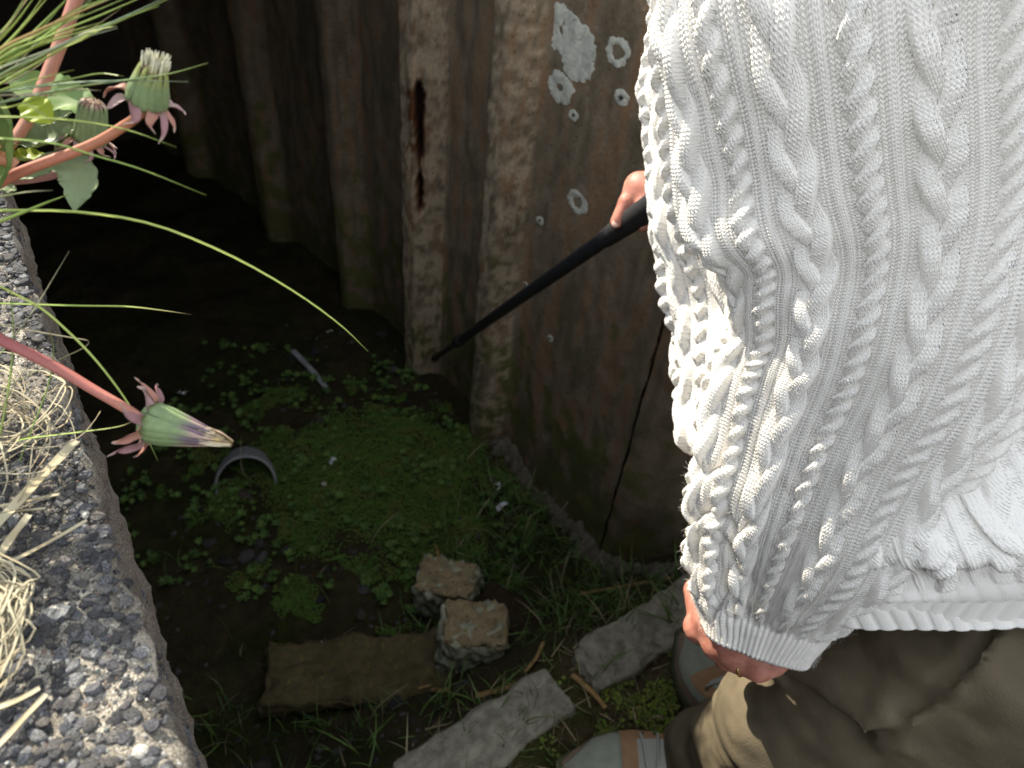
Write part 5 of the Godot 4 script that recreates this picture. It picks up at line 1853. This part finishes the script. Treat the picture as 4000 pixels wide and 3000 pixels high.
	flower_head(up, Vector3(-0.1331,1.1002,-0.2314), Vector3(-0.1250,1.1176,-0.2319), 0.0062, 0, "closed dandelion head with a pale tuft at its tip", 3)
	flower_head(up, Vector3(-0.1650,1.0777,-0.2428), Vector3(-0.1602,1.0940,-0.2458), 0.0050, 1, "smaller closed head behind the red stem", 5)
	# leaves: centre line, half-widths, the way the face looks
	var lf := [Color(0.17, 0.27, 0.08), Color(0.22, 0.34, 0.10), Color(0.20, 0.31, 0.10)]
	var lp := [Color(0.27, 0.36, 0.18), Color(0.32, 0.40, 0.22), Color(0.29, 0.37, 0.20)]
	leaf(up, PackedVector3Array([Vector3(-0.1943,1.0963,-0.2524),Vector3(-0.1881,1.0933,-0.2526),Vector3(-0.1803,1.0905,-0.2538),Vector3(-0.1729,1.0886,-0.2549),Vector3(-0.1652,1.0867,-0.2559)]), [0.0010, 0.0062, 0.0098, 0.0092, 0.0075, 0.0008], Vector3(0.15, 0.55, 0.8), lf, 0.25)
	leaf(up, PackedVector3Array([Vector3(-0.1880,1.0696,-0.2266),Vector3(-0.1802,1.0716,-0.2303),Vector3(-0.1728,1.0737,-0.2334),Vector3(-0.1673,1.0725,-0.2332),Vector3(-0.1642,1.0690,-0.2298),Vector3(-0.1635,1.0659,-0.2249),Vector3(-0.1631,1.0634,-0.2199)]), [0.0022, 0.0045, 0.0062, 0.0070, 0.0068, 0.0045, 0.0006], Vector3(0.35, 0.6, 0.7), lp, 0.3)
	leaf(up, PackedVector3Array([Vector3(-0.1781,1.1056,-0.2222),Vector3(-0.1752,1.0995,-0.2218),Vector3(-0.1741,1.0928,-0.2195),Vector3(-0.1743,1.0863,-0.2161),Vector3(-0.1757,1.0801,-0.2115),Vector3(-0.1787,1.0743,-0.2056)]), [0.002, 0.0052, 0.0060, 0.0056, 0.0042, 0.0012], Vector3(-0.5, 0.35, 0.8), lf, 0.5)
	leaf(up, PackedVector3Array([Vector3(-0.1769,1.0963,-0.2325),Vector3(-0.1736,1.0950,-0.2321),Vector3(-0.1707,1.0934,-0.2314),Vector3(-0.1673,1.0912,-0.2306)]), [0.0030, 0.0058, 0.0052, 0.0012], Vector3(0.4, 0.2, 0.85), [Color(0.40, 0.52, 0.04), Color(0.46, 0.55, 0.04)], 0.1)  # yellow base colour holds the glow of sun passing through
	leaf(up, PackedVector3Array([Vector3(-0.1881,1.0791,-0.2358),Vector3(-0.1817,1.0786,-0.2389),Vector3(-0.1757,1.0794,-0.2421),Vector3(-0.1701,1.0823,-0.2458),Vector3(-0.1676,1.0846,-0.2470)]), [0.004, 0.0068, 0.006, 0.0042, 0.0010], Vector3(0.1, 0.7, 0.7), lp, 0.5)
	leaf(up, PackedVector3Array([Vector3(-0.1770,1.0707,-0.2400),Vector3(-0.1732,1.0769,-0.2415),Vector3(-0.1693,1.0823,-0.2425),Vector3(-0.1650,1.0857,-0.2428)]), [0.0022, 0.0032, 0.0030, 0.0018], Vector3(0.6, 0.4, 0.7), lp, 0.6)
	leaf(up, PackedVector3Array([Vector3(-0.1883,1.0744,-0.2332),Vector3(-0.1839,1.0736,-0.2363),Vector3(-0.1793,1.0735,-0.2398)]), [0.004, 0.0052, 0.001], Vector3(0.0, 0.8, 0.6), [Color(0.42, 0.52, 0.05), Color(0.40, 0.50, 0.06)], 0.4)  # sunlight coming through this leaf is painted in as yellow
	leaf(up, PackedVector3Array([Vector3(-0.1965,1.0657,-0.2286),Vector3(-0.1934,1.0638,-0.2301),Vector3(-0.1912,1.0627,-0.2313)]), [0.006, 0.0058, 0.001], Vector3(0.1, 0.8, 0.6), lp, 0.3)
	leaf(up, PackedVector3Array([Vector3(-0.1898,1.0779,-0.2476),Vector3(-0.1841,1.0794,-0.2503),Vector3(-0.1790,1.0819,-0.2530),Vector3(-0.1758,1.0847,-0.2543)]), [0.003, 0.0046, 0.004, 0.001], Vector3(0.0, 0.7, 0.7), lp, 0.7)
	var lo := thing("dandelion", "single dandelion with a wine-red stem and closed head hanging over the slab edge", "dandelion", "dandelions on the slab")
	part("stem", tube(rooted(PackedVector3Array([Vector3(-0.2022,1.0432,-0.1889),Vector3(-0.1913,1.0367,-0.1871),Vector3(-0.1812,1.0305,-0.1842),Vector3(-0.1702,1.0257,-0.1826),Vector3(-0.1596,1.0213,-0.1806),Vector3(-0.1493,1.0172,-0.1778),Vector3(-0.1403,1.0146,-0.1750),Vector3(-0.1328,1.0133,-0.1720),Vector3(-0.1279,1.0138,-0.1689)])), [0.0023, 0.0022, 0.0020, 0.0018, 0.0017], 30, 16, 1.0, [Color(0.22, 0.05, 0.07), Color(0.30, 0.08, 0.09), Color(0.40, 0.14, 0.11), Color(0.46, 0.19, 0.13)]), M.stem, lo)
	flower_head(lo, Vector3(-0.1274,1.0144,-0.1681), Vector3(-0.0962,1.0100,-0.1660), 0.0067, 2, "withered closed head with a tapering brown tip", 9)

func leaf(parent: Node3D, pts: PackedVector3Array, w: Array, face: Vector3, cols: Array, cup: float) -> void:
	part("leaf", blade(pts, w, (face.normalized() + Vector3(-0.25, 0.75, -0.35)).normalized(), 40, cup, cols, 0.10, 0.22, 10), M.leaf, parent)

# kind 0: blunt with a pale tuft; 1: small, brownish tip; 2: long cone with a withered tip
func flower_head(parent: Node3D, base: Vector3, tip: Vector3, r: float, kind: int, label: String, seed_: int) -> void:
	var rr := RandomNumberGenerator.new()
	rr.seed = seed_ * 31
	var ax := tip - base
	var l := ax.length()
	ax /= l
	var s := ax.cross(Vector3(0.3, 1, 0.2)).normalized()
	var b := ax.cross(s)
	var head := Node3D.new()
	head.name = "flower_head"
	head.set_meta("label", label)
	parent.add_child(head, true)
	var prof: Array = [[0.0, 0.5], [0.04, 0.85], [0.12, 1.0], [0.28, 0.97], [0.55, 0.76], [0.72, 0.62], [0.80, 0.5], [0.84, 0.2]] if kind == 0 else ([[0.0, 0.5], [0.06, 0.9], [0.2, 1.0], [0.5, 0.93], [0.8, 0.84], [0.93, 0.78], [0.98, 0.5], [1.0, 0.1]] if kind == 1 else [[0.0, 0.45], [0.04, 0.85], [0.12, 1.0], [0.28, 0.96], [0.5, 0.72], [0.66, 0.52], [0.8, 0.34], [0.92, 0.16], [1.0, 0.05]])
	# core
	var core := PackedVector3Array()
	for q in prof:
		for j in 25:
			var a := TAU * j / 24.0
			core.append(base + ax * (l * q[0]) + (s * cos(a) + b * sin(a)) * (r * q[1] * 0.9))
	var cc := PackedColorArray()
	for q in prof:
		for j in 25:
			cc.append(Color(0.10, 0.15, 0.07) if q[0] < 0.6 else Color(0.22, 0.16, 0.10))
	part("core", sheet(core, 25, prof.size(), true, true, cc), M.bud, head)
	# the long inner bracts that close the head, each its own strip
	var n := 15
	for k in n:
		var a0 := TAU * k / n + rr.randf_range(-0.08, 0.08)
		var p := PackedVector3Array()
		var c := PackedColorArray()
		var ends: float = (rr.randf_range(0.66, 0.86) if kind == 0 else 1.0 if kind == 1 else rr.randf_range(0.72, 0.86))
		var rows := 18
		for i in rows + 1:
			var f := float(i) / rows * ends
			var rad := 0.0
			for m in prof.size() - 1:
				if f >= prof[m][0] and f <= prof[m + 1][0]:
					rad = lerpf(prof[m][1], prof[m + 1][1], (f - prof[m][0]) / (prof[m + 1][0] - prof[m][0]))
			rad = maxf(rad, 0.12) * r
			var half := TAU / n * 0.62 * (1.0 - 0.75 * pow(float(i) / rows, 5.0))
			for j in 5:
				var u := j / 2.0 - 1.0
				var an := a0 + half * u + 0.06 * sin(f * 9.0 + k)
				var lift := 0.00035 * (1.0 - u * u) + 0.0002 * (k % 2)
				p.append(base + ax * (l * f) + (s * cos(an) + b * sin(an)) * (rad + lift))
				var g := Color(0.14, 0.21, 0.10).lerp(Color(0.23, 0.30, 0.13), rr.randf() * 0.5 + 0.3 * (1.0 - absf(u)))
				if kind == 2:
					var dk := smoothstep(0.40, 0.62, f + 0.05 * sin(k * 2.3))
					g = g.lerp([Color(0.16, 0.10, 0.13), Color(0.36, 0.25, 0.22), Color(0.12, 0.09, 0.12)][k % 3], dk)
				elif kind == 1:
					g = g.lerp(Color(0.30, 0.16, 0.13) if k % 3 else Color(0.62, 0.5, 0.36), smoothstep(0.86, 0.95, f))
				else:
					g = g.lerp(Color(0.30, 0.33, 0.10), smoothstep(0.4, 0.75, f))
				c.append(g)
		part("bract", thick(p, 5, rows + 1, 0.00025, c), M.bud, head)
	# reflexed outer bracts round the base
	var m2 := 11
	for k in m2:
		var an := TAU * k / m2 + rr.randf_range(-0.2, 0.2)
		var out := s * cos(an) + b * sin(an)
		var side := ax.cross(out)
		var ln := rr.randf_range(0.0065, 0.0105) * (r / 0.0063)
		var back := rr.randf_range(0.1, 0.9)
		var q0 := base + ax * (l * 0.05) + out * (r * 0.62)
		var q1 := q0 + out * (ln * 0.45) + ax * (ln * 0.12) + side * rr.randf_range(-0.001, 0.001)
		var q2 := q0 + out * (ln * 0.9) - ax * (ln * 0.35 * back) + side * rr.randf_range(-0.002, 0.002)
		var q3 := q0 + out * (ln * 1.05) - ax * (ln * 0.8 * back) + side * rr.randf_range(-0.003, 0.003)
		var w := rr.randf_range(0.0012, 0.0019) * (r / 0.0063)
		var c1: Color = [Color(0.36, 0.19, 0.20), Color(0.46, 0.22, 0.17), Color(0.40, 0.26, 0.26)][k % 3]
		part("outer_bract", blade(PackedVector3Array([q0, q1, q2, q3]), [w * 0.8, w * 1.1, w * 0.9, w * 0.4, w * 0.1], ax, 14, 0.5, [Color(0.30, 0.32, 0.14), c1, c1, Color(0.55, 0.42, 0.36)], 0.15, 0.0, 4), M.bract, head)
	# tips: tuft of pappus or withered florets
	if kind == 0:
		for k in 60:
			var an := rr.randf() * TAU
			var rad := sqrt(rr.randf()) * r * 0.62
			var o := base + ax * (l * 0.72) + (s * cos(an) + b * sin(an)) * rad
			var e := o + ax * (l * rr.randf_range(0.16, 0.30)) + (s * cos(an) + b * sin(an)) * rr.randf_range(0.0, 0.0012)
			var w := rr.randf_range(0.00025, 0.0006)
			part("floret", blade(PackedVector3Array([o, (o + e) * 0.5, e]), [w, w * 1.1, w * 0.3], s if k % 2 else b, 4, 0.2, [Color(0.58, 0.58, 0.28), Color(0.85, 0.83, 0.62), Color(0.92, 0.90, 0.74)], 0.0, 0.0, 2), M.fluff, head)
	elif kind == 2:
		for k in 40:
			var an := rr.randf() * TAU
			var o := base + ax * (l * rr.randf_range(0.62, 0.74)) + (s * cos(an) + b * sin(an)) * (r * 0.46)
			var e := base + ax * (l * rr.randf_range(0.86, 1.02)) + (s * cos(an) + b * sin(an)) * (r * rr.randf_range(0.02, 0.2))
			var w := rr.randf_range(0.0003, 0.0008)
			var c1: Color = [Color(0.50, 0.40, 0.27), Color(0.34, 0.25, 0.18), Color(0.60, 0.52, 0.38)][k % 3]
			part("floret", blade(PackedVector3Array([o, (o + e) * 0.5 + (s * cos(an) + b * sin(an)) * 0.0006, e]), [w, w * 1.2, w * 0.4], (s * cos(an) + b * sin(an)), 6, 0.4, [c1, c1, Color(0.62, 0.45, 0.14) if k % 4 == 0 else c1], 0.2, 0.0, 2), M.fluff, head)
	else:
		for k in 14:
			var an := TAU * k / 14.0
			var o := base + ax * (l * 0.94) + (s * cos(an) + b * sin(an)) * (r * 0.5)
			var e := o + ax * (l * 0.07)
			part("floret", blade(PackedVector3Array([o, (o + e) * 0.5, e]), [0.0006, 0.0007, 0.0002], s, 4, 0.2, [Color(0.4, 0.2, 0.15), Color(0.6, 0.48, 0.33)], 0.0, 0.0, 2), M.fluff, head)

# ---------------------------------------------------------------- growth in the channel
func blade_mesh(tall: float, w: float, bend: float) -> ArrayMesh:
	var pts := PackedVector3Array()
	for i in 5:
		var f := i / 4.0
		pts.append(Vector3(bend * f * f, tall * f * (1.0 - 0.35 * bend / tall * f), 0))
	return blade(pts, [w, w * 0.9, w * 0.7, w * 0.1], Vector3(-1, 0.2, 0.1), 6, 0.3, [Color.WHITE, Color.WHITE], 0.0, 0.0, 2)

func scatter(called: String, label: String, category: String, mesh: Mesh, m: Material, tf: Array, cl: Array) -> void:
	var mm := MultiMesh.new()
	mm.transform_format = MultiMesh.TRANSFORM_3D
	mm.use_colors = true
	mm.mesh = mesh
	mm.instance_count = tf.size()
	for k in tf.size():
		mm.set_instance_transform(k, tf[k])
		mm.set_instance_color(k, cl[k])
	var o := MultiMeshInstance3D.new()
	o.name = numbered(called)
	o.multimesh = mm
	o.material_override = m
	o.set_meta("kind", "stuff")
	o.set_meta("label", label)
	o.set_meta("category", category)
	add_child(o)

func build_ground_cover() -> void:
	var r := RandomNumberGenerator.new()
	r.seed = 77
	var patch := noise_of(181, 3.4, 3)
	# moss: tiny stars of leaflets
	var st := PackedVector3Array()
	var sn := PackedVector3Array()
	var sc := PackedColorArray()
	var si := PackedInt32Array()
	for k in 7:
		var a := TAU * k / 7.0
		var d := Vector3(cos(a), 0.9 if k % 2 else 0.5, sin(a)).normalized()
		var sd := Vector3(-sin(a), 0, cos(a)) * 0.22
		var o := st.size()
		st.append_array([sd * 0.4, -sd * 0.4, d * 0.6 + sd, d * 0.6 - sd, d * 1.1])
		for q in 5:
			sn.append((Vector3.UP + d * 0.3).normalized())
			sc.append(Color.WHITE)
		si.append_array([o, o + 2, o + 1, o + 1, o + 2, o + 3, o + 2, o + 4, o + 3])
	sn = smooth_normals(st, si)
	for k in range(0, si.size(), 3):
		if (st[si[k + 2]] - st[si[k]]).cross(st[si[k + 1]] - st[si[k]]).y < 0.0:
			var sw := si[k + 1]
			si[k + 1] = si[k + 2]
			si[k + 2] = sw
	sn = smooth_normals(st, si)
	var star := make_mesh(st, sn, si, sc)
	var tf := []
	var cl := []
	for k in 150000:
		var x := r.randf_range(-0.95, 0.15)
		var z := r.randf_range(-1.75, -0.80)
		var m := Vector2(x - MOSS.x, z - MOSS.z)
		var w := Vector2(x, z) - W0
		if w.dot(WN) < 0.05:
			continue
		var inside := m.x * m.x / 0.085 + m.y * m.y / 0.055 + patch.get_noise_2d(x * 1.6, z * 1.6) * 0.9
		var thin := inside + r.randf_range(-0.45, 0.75)
		if thin > 1.0 and (inside > 3.4 or patch.get_noise_2d(x * 2.0 + 9.0, z * 2.0) < 0.10 + r.randf() * 0.35):
			continue
		var s := r.randf_range(0.0022, 0.0046)
		tf.append(Transform3D(Basis(Vector3.UP, r.randf() * TAU).scaled(Vector3.ONE * s), on_ground(x, z, r.randf_range(0.0, 0.006) + 0.010 * maxf(patch.get_noise_2d(x * 6.0, z * 6.0), 0.0))))
		var g := r.randf()
		var pt := patch.get_noise_2d(x * 3.0, z * 3.0)
		cl.append(Color(0.055, 0.12, 0.018).lerp(Color(0.11, 0.19, 0.03), g).lerp(Color(0.14, 0.15, 0.035), clampf(pt * 1.6, 0.0, 0.7)))
	scatter("moss", "soft green moss cushion covering the middle of the channel floor", "moss", star, M.moss, tf, cl)
	# leafier weeds among the moss, thinning towards the dark end
	tf = []
	cl = []
	for k in 2600:
		var x := r.randf_range(-1.0, 0.1)
		var z := r.randf_range(-1.75, -0.85)
		var w := Vector2(x, z) - W0
		if w.dot(WN) < 0.08 or patch.get_noise_2d(x * 2.4 + 90.0, z * 2.4) < r.randf() * 0.3:
			continue
		var s := r.randf_range(0.007, 0.016)
		tf.append(Transform3D(Basis(Vector3.UP, r.randf() * TAU).rotated(Vector3.RIGHT, r.randf_range(-0.5, 0.5)).scaled(Vector3.ONE * s), on_ground(x, z, r.randf_range(0.004, 0.02))))
		cl.append(Color(0.06, 0.12, 0.03).lerp(Color(0.13, 0.22, 0.05), r.randf()))
	scatter("weeds", "small leafy weeds scattered over and around the moss", "weeds", star, M.moss, tf, cl)
	# bright small-leaved moss by the shoes
	tf = []
	cl = []
	for k in 26000:
		var x := r.randf_range(0.02, 0.75)
		var z := r.randf_range(-0.85, -0.28)
		var w := Vector2(x, z) - W0
		if w.dot(WT) > -0.30 or w.dot(WN) < 0.04:
			continue
		if patch.get_noise_2d(x * 2.6 + 30.0, z * 2.6) < 0.05 + r.randf() * 0.25:
			continue
		var s := r.randf_range(0.0022, 0.0055)
		tf.append(Transform3D(Basis(Vector3.UP, r.randf() * TAU).scaled(Vector3.ONE * s), on_ground(x, z, r.randf_range(0.0, 0.006))))
		cl.append(Color(0.10, 0.17, 0.025).lerp(Color(0.24, 0.30, 0.05), r.randf()).lerp(Color(0.20, 0.17, 0.06), 0.6 if r.randf() < 0.35 else 0.0))
	scatter("moss", "yellow-green moss on the terrace around the shoes", "moss", star, M.moss, tf, cl)
	# grass in the channel: between the stones and the wall foot, and at the lower left
	tf = []
	cl = []
	var tf2 := []
	var cl2 := []
	for k in 9000:
		var x := r.randf_range(-0.75, 0.50)
		var z := r.randf_range(-1.35, -0.42)
		var w := Vector2(x, z) - W0
		var t := w.dot(WT)
		var d := w.dot(WN)
		if d < 0.04 or d > 1.0 or t < -0.34:
			continue
		var dens := patch.get_noise_2d(x * 1.8 + 60.0, z * 1.8) + 0.10
		if d < 0.34 and t < 0.30:
			dens += 0.45
		elif t > 0.12:
			dens -= 0.34
		var m := Vector2(x - MOSS.x, z - MOSS.z)
		if m.length() < 0.22 or dens < r.randf() * 0.55:
			continue
		var h := r.randf_range(0.6, 1.5)
		var bas := Basis(Vector3.UP, r.randf() * TAU).rotated(Vector3(r.randf_range(-1, 1), 0, r.randf_range(-1, 1)).normalized(), r.randf_range(0.1, 0.9)).scaled_local(Vector3(h, h, 1.0))
		var g := Color(0.06, 0.13, 0.035).lerp(Color(0.15, 0.24, 0.06), r.randf())
		if r.randf() < 0.12:
			g = Color(0.30, 0.26, 0.15)
		if k % 3 == 0:
			tf2.append(Transform3D(bas, on_ground(x, z)))
			cl2.append(g)
		else:
			tf.append(Transform3D(bas, on_ground(x, z)))
			cl.append(g)
	scatter("grass", "short green grass on the channel floor by the wall and stones", "grass", blade_mesh(0.045, 0.0011, 0.022), M.grass, tf, cl)
	scatter("grass", "longer drooping grass blades on the channel floor", "grass", blade_mesh(0.075, 0.0016, 0.055), M.grass, tf2, cl2)
	# dry litter on the terrace
	tf = []
	cl = []
	for k in 2600:
		var x := r.randf_range(-0.1, 0.95)
		var z := r.randf_range(-0.85, -0.05)
		var w := Vector2(x, z) - W0
		if w.dot(WN) < 0.04 or w.dot(WT) > -0.22:
			continue
		var bas := Basis(Vector3.UP, r.randf() * TAU).rotated(Vector3(r.randf_range(-1, 1), 0, r.randf_range(-1, 1)).normalized(), r.randf_range(0.9, 1.45))
		var h := r.randf_range(0.4, 1.1)
		tf.append(Transform3D(bas.scaled_local(Vector3(h, h, 1)), on_ground(x, z, 0.004)))
		cl.append(Color(0.20, 0.16, 0.09).lerp(Color(0.40, 0.33, 0.20), r.randf()) if r.randf() < 0.7 else Color(0.10, 0.16, 0.04))
	scatter("dry_litter", "dry grass and bits of straw strewn on the terrace", "litter", blade_mesh(0.05, 0.0012, 0.012), M.dry, tf, cl)
	# gravel behind the person and on the wet floor
	tf = []
	cl = []
	for k in 2000:
		var near := k % 3 != 0
		var x := r.randf_range(0.3, 1.0) if near else r.randf_range(-0.8, 0.1)
		var z := r.randf_range(-0.55, 0.0) if near else r.randf_range(-1.9, -0.45)
		var w := Vector2(x, z) - W0
		if w.dot(WN) < 0.05:
			continue
		var s := r.randf_range(0.003, 0.010) if near else r.randf_range(0.003, 0.012) * (1.0 if r.randf() < 0.9 else 2.2)
		var m := Vector2(x - MOSS.x, z - MOSS.z)
		if m.length() < 0.22:
			continue
		tf.append(Transform3D(Basis.from_euler(Vector3(r.randf(), r.randf() * 6.0, r.randf())).scaled_local(Vector3(s, s * 0.6, s * 0.8)), on_ground(x, z, s * 0.15)))
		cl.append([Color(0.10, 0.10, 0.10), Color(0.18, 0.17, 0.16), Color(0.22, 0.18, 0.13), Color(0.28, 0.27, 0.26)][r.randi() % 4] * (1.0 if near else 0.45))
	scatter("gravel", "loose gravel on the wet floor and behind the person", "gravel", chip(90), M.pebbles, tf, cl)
	# grass added along the unseen deck's edge to give the knee shadow a ragged rim
	tf = []
	cl = []
	for k in 900:
		var d := r.randf_range(-0.1, 1.2)
		var q := W0 + WT * (SHADE_DECK_FROM + r.randf_range(-0.01, 0.06)) + WN * d
		var clump := patch.get_noise_1d(d * 9.0)
		var h := r.randf_range(0.3, 0.6) * (1.0 + clump * 1.6)
		var bas := Basis(Vector3.UP, r.randf() * TAU).rotated(Vector3(WN.x, 0, WN.y), -r.randf_range(0.2, 1.1)).scaled_local(Vector3(h, h, 2.0))
		tf.append(Transform3D(bas, Vector3(q.x, SHADE_DECK_Y + 0.16, q.y)))
		cl.append(Color(0.14, 0.22, 0.06))
	scatter("grass", "grass fringe added for a ragged knee shadow, on the edge of the unseen bridge deck", "grass", blade_mesh(0.075, 0.0016, 0.03), M.grass, tf, cl)

const DRY_A := Vector3(-0.1983,0.9730,-0.1782)
const DRY_B := [Vector3(-0.1554,0.9740,-0.1184),Vector3(-0.1494,0.9750,-0.1119),Vector3(-0.1458,0.9740,-0.0944)]
